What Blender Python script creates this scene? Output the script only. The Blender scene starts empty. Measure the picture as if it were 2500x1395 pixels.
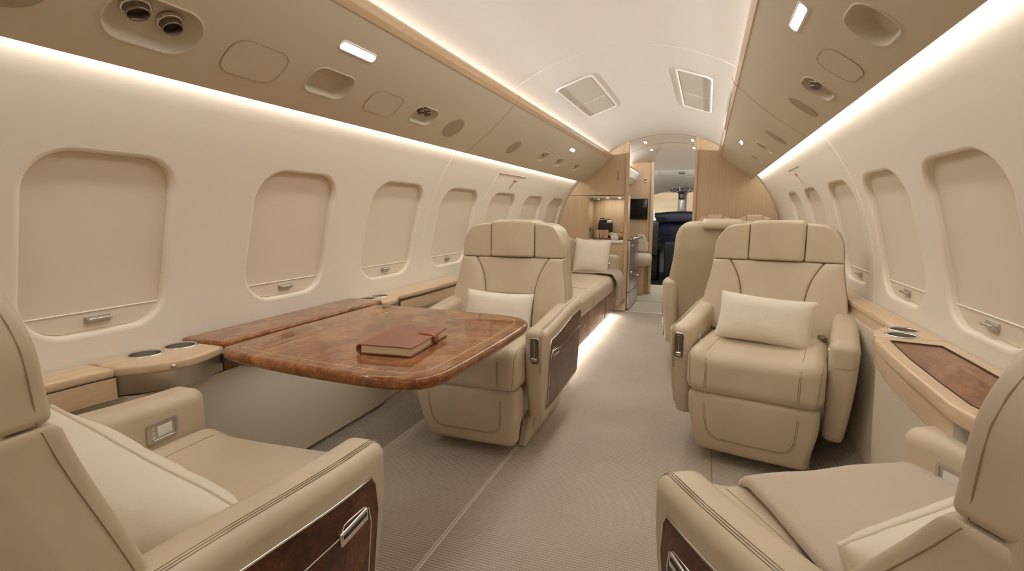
import bpy, math, random
from mathutils import Vector, Matrix, Euler, noise
from mathutils.geometry import delaunay_2d_cdt
random.seed(7)
C = bpy.context.scene.collection
PI = math.pi
sin, cos = math.sin, math.cos

# ------------------------------------------------------------------ materials
def lin(c):
    return tuple((v/255/12.92 if v/255 <= .04045 else ((v/255+.055)/1.055)**2.4) for v in c)+(1,)
def new_mat(name):
    m = bpy.data.materials.new(name); m.use_nodes = True
    nt = m.node_tree; b = nt.nodes['Principled BSDF']
    return m, nt, b
def N(nt, t, **kw):
    n = nt.nodes.new(t)
    for k, v in kw.items():
        if k.startswith('i_'):
            n.inputs[k[2:].replace('_', ' ')].default_value = v
        else: setattr(n, k, v)
    return n
def coords(nt, scale=(1,1,1), kind='Object', rot=(0,0,0)):
    tc = N(nt, 'ShaderNodeTexCoord'); mp = N(nt, 'ShaderNodeMapping')
    mp.inputs['Scale'].default_value = scale; mp.inputs['Rotation'].default_value = rot
    nt.links.new(tc.outputs[kind], mp.inputs['Vector']); return mp.outputs['Vector']
def plain(name, col, rough=.5, metal=0, bump=None, coat=0, sheen=0, spec=.5, var=0):
    m, nt, b = new_mat(name)
    b.inputs['Base Color'].default_value = lin(col); b.inputs['Roughness'].default_value = rough
    b.inputs['Metallic'].default_value = metal; b.inputs['Coat Weight'].default_value = coat
    b.inputs['Sheen Weight'].default_value = sheen; b.inputs['Specular IOR Level'].default_value = spec
    if var:
        n = N(nt, 'ShaderNodeTexNoise', i_Scale=5.0, i_Detail=3.0); nt.links.new(coords(nt), n.inputs['Vector'])
        r = N(nt, 'ShaderNodeValToRGB'); r.color_ramp.elements[0].position=.3; r.color_ramp.elements[1].position=.7
        r.color_ramp.elements[0].color = lin([max(0, v*(1-var)) for v in col]); r.color_ramp.elements[1].color = lin([min(255, v*(1+var*.6)) for v in col])
        nt.links.new(n.outputs['Fac'], r.inputs['Fac']); nt.links.new(r.outputs['Color'], b.inputs['Base Color'])
    if bump:
        sc, st, dist = bump
        n = N(nt, 'ShaderNodeTexNoise', i_Scale=sc, i_Detail=2.0); nt.links.new(coords(nt), n.inputs['Vector'])
        bp = N(nt, 'ShaderNodeBump'); bp.inputs['Strength'].default_value = st; bp.inputs['Distance'].default_value = dist
        nt.links.new(n.outputs['Fac'], bp.inputs['Height']); nt.links.new(bp.outputs['Normal'], b.inputs['Normal'])
    return m
def emis(name, col, s):
    m, nt, b = new_mat(name); b.inputs['Base Color'].default_value = (0,0,0,1)
    b.inputs['Emission Color'].default_value = lin(col); b.inputs['Emission Strength'].default_value = s
    return m
def wood(name, c0, c1, scale, rough=.35, coat=.2):
    m, nt, b = new_mat(name)
    n = N(nt, 'ShaderNodeTexNoise', i_Scale=1.0, i_Detail=5.0, i_Roughness=.6)
    nt.links.new(coords(nt, scale), n.inputs['Vector'])
    r = N(nt, 'ShaderNodeValToRGB'); e = r.color_ramp.elements
    e[0].position, e[1].position = .3, .7; e[0].color = lin(c0); e[1].color = lin(c1)
    nt.links.new(n.outputs['Fac'], r.inputs['Fac']); nt.links.new(r.outputs['Color'], b.inputs['Base Color'])
    b.inputs['Roughness'].default_value = rough; b.inputs['Coat Weight'].default_value = coat; b.inputs['Coat Roughness'].default_value = .15
    return m
def burl(name, dark, mid, light, sc=9, coat=1, rough=.3, stretch=(1,1,1)):
    m, nt, b = new_mat(name); L = nt.links
    v = coords(nt, stretch)
    n1 = N(nt, 'ShaderNodeTexNoise', i_Scale=sc*.45, i_Detail=6.0, i_Roughness=.62, i_Distortion=1.6); L.new(v, n1.inputs['Vector'])
    n2 = N(nt, 'ShaderNodeTexNoise', i_Scale=sc*2.2, i_Detail=5.0, i_Roughness=.7, i_Distortion=2.5); L.new(v, n2.inputs['Vector'])
    mx = N(nt, 'ShaderNodeMath', operation='MULTIPLY_ADD'); mx.inputs[1].default_value = .45
    L.new(n2.outputs['Fac'], mx.inputs[0]); 
    m2 = N(nt, 'ShaderNodeMath', operation='MULTIPLY'); m2.inputs[1].default_value = .6; L.new(n1.outputs['Fac'], m2.inputs[0]); L.new(m2.outputs[0], mx.inputs[2])
    r = N(nt, 'ShaderNodeValToRGB'); e = r.color_ramp.elements
    e[0].position, e[1].position = .36, .68; e[0].color = lin(dark); e[1].color = lin(light)
    k = e.new(.52); k.color = lin(mid)
    L.new(mx.outputs[0], r.inputs['Fac']); L.new(r.outputs['Color'], b.inputs['Base Color'])
    b.inputs['Roughness'].default_value = rough; b.inputs['Coat Weight'].default_value = coat; b.inputs['Coat Roughness'].default_value = .03; b.inputs['Specular IOR Level'].default_value = .1; b.inputs['Coat IOR'].default_value = 1.4
    return m
def carpet_mat(name, c0, c1, px=.0085, py=.0115):
    m, nt, b = new_mat(name); L = nt.links
    v = coords(nt, (1,1,1))
    sx = N(nt, 'ShaderNodeSeparateXYZ'); L.new(v, sx.inputs[0])
    def wv(out, period, ph=0):
        a = N(nt, 'ShaderNodeMath', operation='MULTIPLY'); a.inputs[1].default_value = 2*PI/period; L.new(out, a.inputs[0])
        s = N(nt, 'ShaderNodeMath', operation='SINE'); L.new(a.outputs[0], s.inputs[0])
        return s.outputs[0]
    w1 = wv(sx.outputs['X'], px); w2 = wv(sx.outputs['Y'], py)
    a = N(nt, 'ShaderNodeMath', operation='MULTIPLY_ADD'); a.inputs[1].default_value = .35; L.new(w1, a.inputs[0]); L.new(w2, a.inputs[2])
    n = N(nt, 'ShaderNodeTexNoise', i_Scale=170.0, i_Detail=2.0); L.new(v, n.inputs['Vector'])
    h = N(nt, 'ShaderNodeMath', operation='MULTIPLY_ADD'); h.inputs[1].default_value = 2.2; L.new(n.outputs['Fac'], h.inputs[0]); L.new(a.outputs[0], h.inputs[2])
    mr = N(nt, 'ShaderNodeMapRange'); mr.inputs[1].default_value = -.6; mr.inputs[2].default_value = 2.6; L.new(h.outputs[0], mr.inputs[0])
    r = N(nt, 'ShaderNodeValToRGB'); r.color_ramp.elements[0].color = lin(c0); r.color_ramp.elements[1].color = lin(c1)
    L.new(mr.outputs[0], r.inputs['Fac'])
    n3 = N(nt, 'ShaderNodeTexNoise', i_Scale=1.6, i_Detail=3.0); L.new(v, n3.inputs['Vector'])
    mm = N(nt, 'ShaderNodeMix', data_type='RGBA', blend_type='MULTIPLY'); mm.inputs['Factor'].default_value = .5
    r3 = N(nt, 'ShaderNodeValToRGB'); r3.color_ramp.elements[0].position=.35; r3.color_ramp.elements[1].position=.65
    r3.color_ramp.elements[0].color = (.72,.66,.6,1); r3.color_ramp.elements[1].color = (1,1,1,1); L.new(n3.outputs['Fac'], r3.inputs['Fac'])
    L.new(r.outputs['Color'], mm.inputs[6]); L.new(r3.outputs['Color'], mm.inputs[7]); L.new(mm.outputs[2], b.inputs['Base Color'])
    bp = N(nt, 'ShaderNodeBump'); bp.inputs['Strength'].default_value = .8; bp.inputs['Distance'].default_value = .002
    L.new(h.outputs[0], bp.inputs['Height']); L.new(bp.outputs['Normal'], b.inputs['Normal'])
    b.inputs['Roughness'].default_value = .95; b.inputs['Specular IOR Level'].default_value = .1; b.inputs['Sheen Weight'].default_value = .3
    return m
def weave(name, col, period=.004, amp=.5, sheen=.3):
    m, nt, b = new_mat(name); L = nt.links
    v = coords(nt)
    n = N(nt, 'ShaderNodeTexNoise', i_Scale=90.0, i_Detail=3.0); L.new(v, n.inputs['Vector'])
    vo = N(nt, 'ShaderNodeTexVoronoi', i_Scale=1/period); L.new(v, vo.inputs['Vector'])
    ad = N(nt, 'ShaderNodeMath', operation='ADD'); L.new(n.outputs['Fac'], ad.inputs[0]); L.new(vo.outputs['Distance'], ad.inputs[1])
    bp = N(nt, 'ShaderNodeBump'); bp.inputs['Strength'].default_value = amp; bp.inputs['Distance'].default_value = .001
    L.new(ad.outputs[0], bp.inputs['Height']); L.new(bp.outputs['Normal'], b.inputs['Normal'])
    b.inputs['Base Color'].default_value = lin(col); b.inputs['Roughness'].default_value = .9
    b.inputs['Sheen Weight'].default_value = sheen; b.inputs['Specular IOR Level'].default_value = .15
    return m

M = dict(
    wall=plain('cream_wall_fabric', (228,219,204), .75, bump=(28,.12,.004), spec=.2),
    ceiling=plain('ceiling_liner', (238,235,230), .7, spec=.25, bump=(9,.04,.004)),
    valance=plain('valance_liner', (212,202,182), .55, spec=.3),
    seam=plain('panel_seam', (170,152,126), .6),
    seamlight=plain('panel_seam_light', (240,234,222), .5),
    shade=plain('window_shade_cloth', (220,207,189), .7, spec=.2, bump=(60,.05,.001)),
    surround=plain('window_surround', (232,222,206), .5, spec=.35),
    leather=plain('beige_leather', (207,191,165), .42, bump=(220,.05,.0008), spec=.45, var=.04),
    leather_back=plain('shaded_beige_leather', (197,181,153), .45, bump=(220,.05,.0008), spec=.4, var=.04),  # same beige leather, shade on the seat backs put into a darker colour
    stitch=plain('leather_stitching', (152,130,98), .6),
    gap=plain('shadow_gap', (70,52,36), .8),
    oak=wood('pale_oak_lengthwise', (208,178,142), (223,197,163), (60,3,60), .3, .3),
    oakv=wood('pale_oak_upright', (198,170,134), (216,191,156), (90,80,1.5), .38, .2),
    oakx=wood('pale_oak_post', (206,176,140), (216,188,152), (25,25,1.2), .35, .3),
    burl=burl('walnut_burl', (82,44,20), (138,86,46), (190,134,80), 6.5, stretch=(1.4,.8,1)),
    burl_dark=burl('dark_walnut_burl', (44,20,9), (86,46,24), (128,76,42), 14, coat=.35),
    burl_r=burl('brown_walnut', (92,54,34), (130,84,54), (164,112,74), 7, coat=.5, stretch=(2.2,.7,1)),
    inlay=plain('pale_inlay', (222,182,132), .3, coat=1),
    steel=plain('brushed_steel', (200,197,192), .3, 1),
    chrome=plain('chrome', (225,222,218), .12, 1),
    darksteel=plain('dark_steel', (150,140,132), .3, 1),
    black=plain('black_plastic', (20,20,22), .4),
    navy=plain('cockpit_dark_panel', (16,24,40), .5),
    screen=plain('screen_glass', (14,18,18), .12),
    screenblue=emis('display_glow', (20,34,62), .25),
    pillow=weave('linen_pillow', (236,227,211), .0035, .45),
    pillowbig=weave('soft_linen_pillow', (236,226,208), .002, .25),
    throw=weave('taupe_throw', (178,158,140), .003, .5, .5),
    blanket=weave('grey_beige_blanket', (196,180,160), .003, .45, .5),
    carpet=carpet_mat('ribbed_carpet', (176,162,144), (226,214,196)),
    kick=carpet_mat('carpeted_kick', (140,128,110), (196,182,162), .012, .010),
    vinyl=plain('pale_corridor_floor', (196,188,174), .6, bump=(200,.1,.001)),
    dado=plain('dado_leather', (218,208,188), .5, spec=.3),
    bookl=plain('tan_book_leather', (140,90,70), .38, bump=(300,.08,.0006), spec=.5),
    strap=plain('tan_strap', (156,86,50), .35),
    paper=plain('book_pages', (232,214,180), .8),
    glow=emis('reading_light_glow', (255,248,236), 14),
    whiteplastic=plain('white_plastic', (232,230,226), .4),
    grille=plain('speaker_mesh', (172,162,140), .8, bump=(900,.5,.001)),
    cockpit=plain('cockpit_liner', (206,202,190), .6),
    red=plain('red_print', (190,60,50), .6),
    greyprint=plain('grey_print', (150,146,140), .6),
    ceramic=plain('white_ceramic', (236,232,224), .25, coat=.4),
    basket=wood('woven_light_wood', (190,145,95), (220,178,125), (30,30,90), .5, 0),
    packet=plain('kraft_packet', (214,178,150), .7),
    tray=plain('brown_wood_tray', (140,88,56), .4),
    seatwhite=plain('pale_seat_shell', (206,206,204), .4),
    jumpseat=plain('pale_jump_seat_leather', (214,205,182), .45),
    glass=None,
)
m, nt, b = new_mat('windshield_glass'); b.inputs['Transmission Weight'].default_value = 1; b.inputs['Roughness'].default_value = 0; b.inputs['IOR'].default_value = 1.02
M['glass'] = m

# ------------------------------------------------------------------ mesh builder
class MB:
    def __init__(s): s.v=[]; s.f=[]; s.m=[]; s.sm=[]; s.nrm=None
    def add(s, v, f, mat=0, smooth=True, T=None):
        o = len(s.v)
        s.v += [tuple(T @ Vector(p)) if T else tuple(p) for p in v]
        s.f += [tuple(i+o for i in q) for q in f]; s.m += [mat]*len(f); s.sm += [smooth]*len(f)
    def build(s, name, mats, parent=None, loc=None, rot=None, normals=None):
        me = bpy.data.meshes.new(name); me.from_pydata(s.v, [], s.f); 
        for mm in (mats if isinstance(mats, (list,tuple)) else [mats]): me.materials.append(M[mm] if isinstance(mm, str) else mm)
        me.polygons.foreach_set('material_index', s.m); me.polygons.foreach_set('use_smooth', s.sm)
        me.update()
        if normals: me.normals_split_custom_set_from_vertices(normals)
        o = bpy.data.objects.new(name, me); C.objects.link(o)
        if parent: o.parent = parent
        if loc: o.location = loc
        if rot: o.rotation_euler = rot
        return o
def empty(name, loc=(0,0,0), rotz=0):
    o = bpy.data.objects.new(name, None); C.objects.link(o); o.location = loc; o.rotation_euler = (0,0,rotz); o.empty_display_size = .1
    return o
def tag(o, label, cat, group=None, kind=None):
    o['label'] = label; o['category'] = cat
    if group: o['group'] = group
    if kind: o['kind'] = kind
    return o
def thing(name, label, cat, loc=(0,0,0), rotz=0, group=None): return tag(empty(name, loc, rotz), label, cat, group)
def struct(o, label=None):
    o['kind'] = 'structure'
    if label: o['label'] = label
    return o

class RB:      # rounded box: surface grid with rounded edges, then warped
    def __init__(s, h, r, warp=None, n=(8,8,8), k=4):
        s.h, s.r, s.warp = h, min(r, *[x*.999 for x in h]), warp
        s.ax = []
        for a in range(3):
            hh = h[a]; i = hh-s.r
            e = [i+s.r*math.tan(t*PI/4/k) for t in range(k+1)]
            inn = [-i+2*i*t/n[a] for t in range(1, n[a])] if i > 1e-5 else []
            L = [-x for x in reversed(e)] + inn + e
            s.ax.append(L)
    def pt(s, p, off=0):
        inn = [max(-(s.h[a]-s.r), min(s.h[a]-s.r, p[a])) for a in range(3)]
        d = Vector([p[a]-inn[a] for a in range(3)])
        if d.length > 1e-9: d.normalize()
        q = Vector(inn)+d*(s.r+off)
        return Vector(s.warp(*q)) if s.warp else q
    def add(s, mb, mat=0, T=None):
        X, Y, Z = s.ax; nx, ny, nz = len(X)-1, len(Y)-1, len(Z)-1
        idx = {}; V = []; F = []
        def vid(i,j,k):
            if (i,j,k) not in idx: idx[(i,j,k)] = len(V); V.append(s.pt((X[i],Y[j],Z[k])))
            return idx[(i,j,k)]
        for i in range(nx):
            for j in range(ny):
                F.append((vid(i,j,0),vid(i,j+1,0),vid(i+1,j+1,0),vid(i+1,j,0)))
                F.append((vid(i,j,nz),vid(i+1,j,nz),vid(i+1,j+1,nz),vid(i,j+1,nz)))
        for i in range(nx):
            for k in range(nz):
                F.append((vid(i,0,k),vid(i+1,0,k),vid(i+1,0,k+1),vid(i,0,k+1)))
                F.append((vid(i,ny,k),vid(i,ny,k+1),vid(i+1,ny,k+1),vid(i+1,ny,k)))
        for j in range(ny):
            for k in range(nz):
                F.append((vid(0,j,k),vid(0,j,k+1),vid(0,j+1,k+1),vid(0,j+1,k)))
                F.append((vid(nx,j,k),vid(nx,j+1,k),vid(nx,j+1,k+1),vid(nx,j,k+1)))
        mb.add(V, F, mat, True, T); return s
    def seam(s, mb, pts, mat=1, r=.0012, off=.0004, T=None, sub=6):
        P = []
        for a, b2 in zip(pts, pts[1:]):
            for t in range(sub): P.append(s.pt([a[i]+(b2[i]-a[i])*t/sub for i in range(3)], off))
        P.append(s.pt(pts[-1], off)); tube(mb, P, r, mat, 5, T)
def tube(mb, P, r, mat=0, seg=8, T=None, closed=False, caps=False):
    P = [Vector(p) for p in P]
    Q = [P[0]]
    for p in P[1:]:
        if (p-Q[-1]).length > 1e-6: Q.append(p)
    P = Q
    if len(P) < 2: return
    n = len(P); V = []; F = []; up = None
    for i in range(n):
        if closed: d = P[(i+1) % n]-P[i-1]
        else: d = P[min(i+1,n-1)]-P[max(i-1,0)]
        d.normalize()
        if up is None: up = Vector((0,0,1)) if abs(d.z) < .9 else Vector((1,0,0))
        a = up-d*up.dot(d)
        if a.length < 1e-6: a = d.orthogonal()
        a.normalize(); up = a; b2 = d.cross(a)
        rr = r(i/(n-1)) if callable(r) else r
        for k in range(seg):
            t = 2*PI*k/seg; V.append(P[i]+(a*cos(t)+b2*sin(t))*rr)
    for i in range(n if closed else n-1):
        for k in range(seg):
            j = (i+1) % n
            F.append((i*seg+k, i*seg+(k+1) % seg, j*seg+(k+1) % seg, j*seg+k))
    if caps and not closed: F.append(tuple(range(seg))[::-1]); F.append(tuple((n-1)*seg+k for k in range(seg)))
    mb.add(V, F, mat, True, T)
def ribbon_loop(mb, ringsets, mat=0, smooth=True):      # list of rings (same count), closed
    V = [p for R in ringsets for p in R]; n = len(ringsets[0]); F = []
    for i in range(len(ringsets)-1):
        for k in range(n): F.append((i*n+k, i*n+(k+1) % n, (i+1)*n+(k+1) % n, (i+1)*n+k))
    mb.add(V, F, mat, smooth)
def box(mb, x0, x1, y0, y1, z0, z1, mat=0, bev=.003, T=None):
    cx, cy, cz = (x0+x1)/2, (y0+y1)/2, (z0+z1)/2
    TT = Matrix.Translation((cx,cy,cz)); TT = T @ TT if T else TT
    RB(((x1-x0)/2,(y1-y0)/2,(z1-z0)/2), bev, None, (1,1,1), 2).add(mb, mat, TT)
def offset_poly(P, d):      # inset (d>0) a CCW polygon
    n = len(P); out = []
    for i in range(n):
        a, b2, c = Vector(P[i-1]), Vector(P[i]), Vector(P[(i+1) % n])
        e1 = (b2-a).normalized(); e2 = (c-b2).normalized()
        n1 = Vector((-e1.y, e1.x)); n2 = Vector((-e2.y, e2.x))
        m2 = n1+n2
        if m2.length < 1e-6: m2 = n1
        m2.normalize(); k = max(.4, m2.dot(n1)); q = b2+m2*(d/k); out.append((q.x, q.y))
    return out
def inside(p, poly):
    x, y = p; r = False; n = len(poly)
    for i in range(n):
        x1, y1 = poly[i]; x2, y2 = poly[(i+1) % n]
        if (y1 > y) != (y2 > y) and x < (x2-x1)*(y-y1)/(y2-y1)+x1: r = not r
    return r
def cdt(outer, holes, step=None):
    V = [Vector(p) for p in outer]; E = [(i,(i+1) % len(outer)) for i in range(len(outer))]
    for h in holes:
        o = len(V); V += [Vector(p) for p in h]; E += [(o+i, o+(i+1) % len(h)) for i in range(len(h))]
    if step:
        xs = [p[0] for p in outer]; ys = [p[1] for p in outer]
        sx, sy = step if isinstance(step, tuple) else (step, step)
        nx = max(1, int((max(xs)-min(xs))/sx)); ny = max(1, int((max(ys)-min(ys))/sy))
        bad = [offset_poly(h, -.25*min(sx,sy)) for h in holes]; ins = offset_poly(outer, .2*min(sx,sy))
        for i in range(nx+1):
            for j in range(ny+1):
                p = (min(xs)+(max(xs)-min(xs))*i/nx, min(ys)+(max(ys)-min(ys))*j/ny)
                if inside(p, ins) and not any(inside(p, h) for h in bad): V.append(Vector(p))
    r = delaunay_2d_cdt(V, E, [], 0, 1e-6)
    F = []
    for f in r[2]:
        c = (sum(r[0][i].x for i in f)/len(f), sum(r[0][i].y for i in f)/len(f))
        if inside(c, outer) and not any(inside(c, h) for h in holes): F.append(tuple(f))
    return [(v.x, v.y) for v in r[0]], F
def slab(mb, P, z0, z1, bev=.004, mat=0, holes=(), side_mat=None, seg=3, T=None):   # P CCW outline in xy
    side_mat = mat if side_mat is None else side_mat
    rings = []
    for k in range(seg+1):
        a = PI/2*k/seg; rings.append([(x,y,z0+bev*(1-sin(a))) for x,y in offset_poly(P, bev*(1-cos(a)))][:] if False else [(x,y,z0+bev*(1-cos(PI/2-a)) if False else z0+bev*(1-sin(a))) for x,y in offset_poly(P, bev*(1-cos(a)))])
    rings = rings[::-1]      # from inset bottom to full
    low = []
    for k in range(seg+1):
        a = PI/2*k/seg; low.append([(x,y,z0+bev*(1-cos(a))) for x,y in offset_poly(P, bev*(1-sin(a)))])
    up = []
    for k in range(seg+1):
        a = PI/2*k/seg; up.append([(x,y,z1-bev*(1-sin(PI/2-a)) if False else z1-bev+bev*sin(a)) for x,y in offset_poly(P, bev*(1-cos(a)))])
    R = low+up
    V = [p for r in R for p in r]; n = len(P)
    F = [(i*n+k, i*n+(k+1) % n, (i+1)*n+(k+1) % n, (i+1)*n+k) for i in range(len(R)-1) for k in range(n)]
    mb.add(V, F, side_mat, True, T)
    top = offset_poly(P, bev)
    v2, f2 = cdt(top, holes)
    mb.add([(x,y,z1) for x,y in v2], f2, mat, False, T)
    v3, f3 = cdt(top, holes)
    mb.add([(x,y,z0) for x,y in v3], [f[::-1] for f in f3], side_mat, False, T)
def circ(cx, cy, r, n=32, ry=None): return [(cx+r*cos(2*PI*i/n), cy+(ry or r)*sin(2*PI*i/n)) for i in range(n)]
def rrect(cx, cy, hx, hy, r, n=10, p=2.0):
    out = []
    for (sx, sy, a0) in ((1,1,0),(-1,1,PI/2),(-1,-1,PI),(1,-1,1.5*PI)):
        for i in range(n+1):
            a = a0+PI/2*i/n; ca, sa = cos(a), sin(a)
            ex = math.copysign(abs(ca)**(2/p), ca); ey = math.copysign(abs(sa)**(2/p), sa)
            out.append((cx+sx*(hx-r)+r*ex, cy+sy*(hy-r)+r*ey))
    o2 = []
    for q in out:
        if not o2 or (Vector(q)-Vector(o2[-1])).length > 1e-5: o2.append(q)
    if (Vector(o2[0])-Vector(o2[-1])).length < 1e-5: o2.pop()
    return o2
def lathe(mb, prof, mat=0, seg=28, T=None, smooth=True):
    V = []; F = []
    for r, z in prof:
        for k in range(seg): V.append((r*cos(2*PI*k/seg), r*sin(2*PI*k/seg), z))
    for i in range(len(prof)-1):
        for k in range(seg): F.append((i*seg+k, i*seg+(k+1) % seg, (i+1)*seg+(k+1) % seg, (i+1)*seg+k))
    mb.add(V, F, mat, smooth, T)

# ------------------------------------------------------------------ cabin cross-section (x>0 side), metres
RW, ZW = 1.15, .70                      # side wall circle
def wall_prof(s):                       # s = arc length from z=.70 upward
    a = s/RW; return RW*cos(a), ZW+RW*sin(a), cos(a), sin(a)
RC = 1.02; ZC = 1.885-RC
def ceil_prof(s):                       # s signed arc from the crown
    a = s/RC; return RC*sin(a), ZC+RC*cos(a), sin(a), cos(a)
VPTS = [(.543,1.650),(.60,1.594),(.657,1.543),(.713,1.498),(.769,1.456),(.805,1.430),(.842,1.407)]
VL = [0]
for a_, b_ in zip(VPTS, VPTS[1:]): VL.append(VL[-1]+math.hypot(b_[0]-a_[0], b_[1]-a_[1]))
def val_prof(s):
    def ev(s):
        s = max(0, min(VL[-1], s))
        for i in range(len(VL)-1):
            if s <= VL[i+1]+1e-9:
                t = (s-VL[i])/(VL[i+1]-VL[i]); a, b2 = VPTS[i], VPTS[i+1]
                return a[0]+(b2[0]-a[0])*t, a[1]+(b2[1]-a[1])*t
        return VPTS[-1]
    a = ev(s-.05); b2 = ev(s+.05); x, z = ev(s)
    t = Vector((b2[0]-a[0], b2[1]-a[1])).normalized()
    return x, z, -t.y, t.x              # outward (away from cabin)
def P3(prof, side, Y, s, depth=0):
    x, z, nx, nz = prof(s); return Vector((side*(x+nx*depth), Y, z+nz*depth))
def shell(name, prof, side, outer, holes, mats, step, depth=0, seams=(), parent=None):
    v, f = cdt(outer, holes, step)
    mb = MB(); P = [P3(prof, side, y, s, depth) for y, s in v]; nr = []
    for y, s in v:
        x, z, nx, nz = prof(s); nr.append(Vector((-side*nx, 0, -nz)))
    F = []
    for q in f:
        a, b2, c = P[q[0]], P[q[1]], P[q[2]]
        F.append(q if (b2-a).cross(c-a).dot(nr[q[0]]) > 0 else q[::-1])
    mb.add(P, F)
    n0 = len(P)
    for sm in seams:                     # (path[(Y,s)], radius, slot)
        tube(mb, [P3(prof, side, y, s, depth-.0003) for y, s in sm[0]], sm[1], sm[2], 5)
    o = mb.build(name, mats, parent)
    if not seams: o.data.normals_split_custom_set_from_vertices(nr)
    else:
        me = o.data; vn = [tuple(n) for n in nr]+[(0,0,0)]*(len(me.vertices)-n0)
        me.normals_split_custom_set_from_vertices(vn)
    return o

Y0, Y1, YB = -1.5, 7.2, 5.6
# ---- windows (centre Y, half width)
S0, SH = .291, .249
WIN = {-1: [(.908,.182),(1.602,.203),(2.302,.226),(3.01,.245),(3.74,.25),(4.48,.25),(5.235,.25)],
        1: [(1.69,.225),(2.31,.225),(2.95,.225),(3.655,.225),(4.33,.225)]}
wn = 0
for side in (-1, 1):
    holes = []
    for cy, hw in WIN[side]:
        wn += 1
        inner = rrect(cy, S0, hw, SH, min(hw*.58,.118), 10, 2.15)
        outer = offset_poly(inner, -.014); holes.append(outer)
        w = empty('window_%d' % wn, (side*1.1, cy, .97)); struct(w)
        T = Matrix.Translation((side*1.1, cy, .97)).inverted()
        mb = MB(); rings = []
        for k in range(7):
            a = PI/2*k/6; rings.append([T @ P3(wall_prof, side, y, s, .010*(1-cos(a))) for y, s in offset_poly(inner, -.014*(1-sin(a)))])
        for d in (.012,.019,.027): rings.append([T @ P3(wall_prof, side, y, s, d) for y, s in inner])
        rings.append([T @ P3(wall_prof, side, y, s, .028) for y, s in offset_poly(inner, .012)])
        ribbon_loop(mb, rings); mb.build('window_surround', 'surround', w)
        # shade
        shp = offset_poly(inner, .0025); v, f = cdt(shp, [], .05); mb = MB()
        mb.add([T @ P3(wall_prof, side, y, s, .021) for y, s in v], f)
        ws = mb.build('window_shade', ['shade','seam'], w)
        ys = [y for y, s in inner if abs(s-(S0-SH+.052)) < .03]
        mb = MB(); sb = S0-SH+.055
        # hem of the shade: lower bar a little proud
        low = [(y,s) for y, s in v if s < sb]
        xx = [p for p in inner if p[1] < sb]; y_lo, y_hi = min(p[0] for p in xx), max(p[0] for p in xx)
        tube(mb, [T @ P3(wall_prof, side, y_lo+(y_hi-y_lo)*t/8, sb, .0200) for t in range(9)], .0022, 0, 6)
        mb.build('shade_hem', 'seamlight', ws)
        mb = MB(); hp = T @ P3(wall_prof, side, cy, sb-.022, .011)
        RB((.010,.030,.0045), .003, None, (1,3,1), 2).add(mb, 0, Matrix.Translation(hp)); 
        box(mb, -.002, .002, -.034, .034, -.012, .009, 0, .001, Matrix.Translation(hp+Vector((side*.008,0,0))))
        mb.build('shade_handle', 'steel', ws)
    sring = [(2.64, s/20*.95-.06) for s in range(21)]
    extra = []
    if side < 0:
        extra = [([(3.40,.70),(3.97,.705)], .003, 1), ([(3.40,.70),(3.385,.62),(3.37,.54),(3.36,.50)], .0012, 2)]
    else: extra = [([(3.55,.70),(3.95,.70)], .002, 1)]
    ow = [(Y0,-.09),(Y1,-.09),(Y1,.96),(Y0,.96)]
    sms = [([(2.64,-.06+.95*i/20) for i in range(21)], .0022, 2)]+extra
    o = shell('wall_left' if side < 0 else 'wall_right', wall_prof, side, ow, holes, ['wall','seam','seamlight'], (.06,.04), 0, sms)
    struct(o)
# lower side panels (dado) down to the floor, with a carpeted kick
for side, nm in ((-1,'left'),(1,'right')):
    mb = MB(); pr = [(1.15,.625),(1.062,.62),(1.062,.60),(1.050,.13),(1.06,.12)]
    V = []; F = []
    for i, (x, z) in enumerate(pr): V += [(side*x, Y0, z), (side*x, Y1, z)]
    for i in range(len(pr)-1): F.append((2*i,2*i+1,2*i+3,2*i+2))
    mb.add(V, F, 0, False)
    o = mb.build('trim_%d' % (1 if side < 0 else 2), 'dado'); struct(o)
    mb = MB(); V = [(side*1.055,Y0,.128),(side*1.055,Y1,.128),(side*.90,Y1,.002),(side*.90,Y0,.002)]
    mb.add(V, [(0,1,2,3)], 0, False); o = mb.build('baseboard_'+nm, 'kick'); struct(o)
# ceiling
a0 = math.asin(.66/RC)*RC
o = shell('ceiling', ceil_prof, 1, [(Y0,-a0),(Y1,-a0),(Y1,a0),(Y0,a0)], [], ['ceiling','seam','seamlight'], (.5,.05), 0,
          [([(2.64,-a0+2*a0*i/30) for i in range(31)], .0018, 2), ([(YB+.01,-a0+2*a0*i/30) for i in range(31)], .004, 1),
           ([(6.3,-a0+2*a0*i/30) for i in range(31)], .003, 1)]); struct(o)
# valances with recess holes
FIX = {-1: dict(spot=(.843,.250,.104,.060), pan=[(1.120,.257,.094,.058),(1.710,.250,.095,.052)], rec=[(1.408,.245,.094,.048)],
               gasp=[(1.998,.243,.086,.043)], oval=[(2.288,.252,.070,.058),(3.105,.247,.062,.055)],
               slot=[(3.72,.240,.075,.045,1),(4.16,.243,.08,.043,0),(4.71,.235,.07,.040,1)], bar=[(1.415,.104,.084)], barfar=(4.157,.095)),
        1: dict(spot=None, pan=[(1.660,.281,.078,.061)], rec=[(1.355,.275,.075,.054)],
               gasp=[(1.945,.279,.068,.052)], oval=[(2.228,.284,.045,.060),(3.04,.284,.045,.062)],
               slot=[(3.535,.281,.050,.055,1),(4.16,.290,.045,.050,0)], bar=[(1.54,.125,.085)], barfar=(3.93,.136))}
tn = 2
def blob(cy, cs, hy, hs, k=.62, p=2.3): return rrect(cy, cs, hy, hs, min(hy,hs)*k*1.5 if min(hy,hs)*k*1.5 < min(hy,hs) else min(hy,hs)*.97, 9, p)
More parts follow.
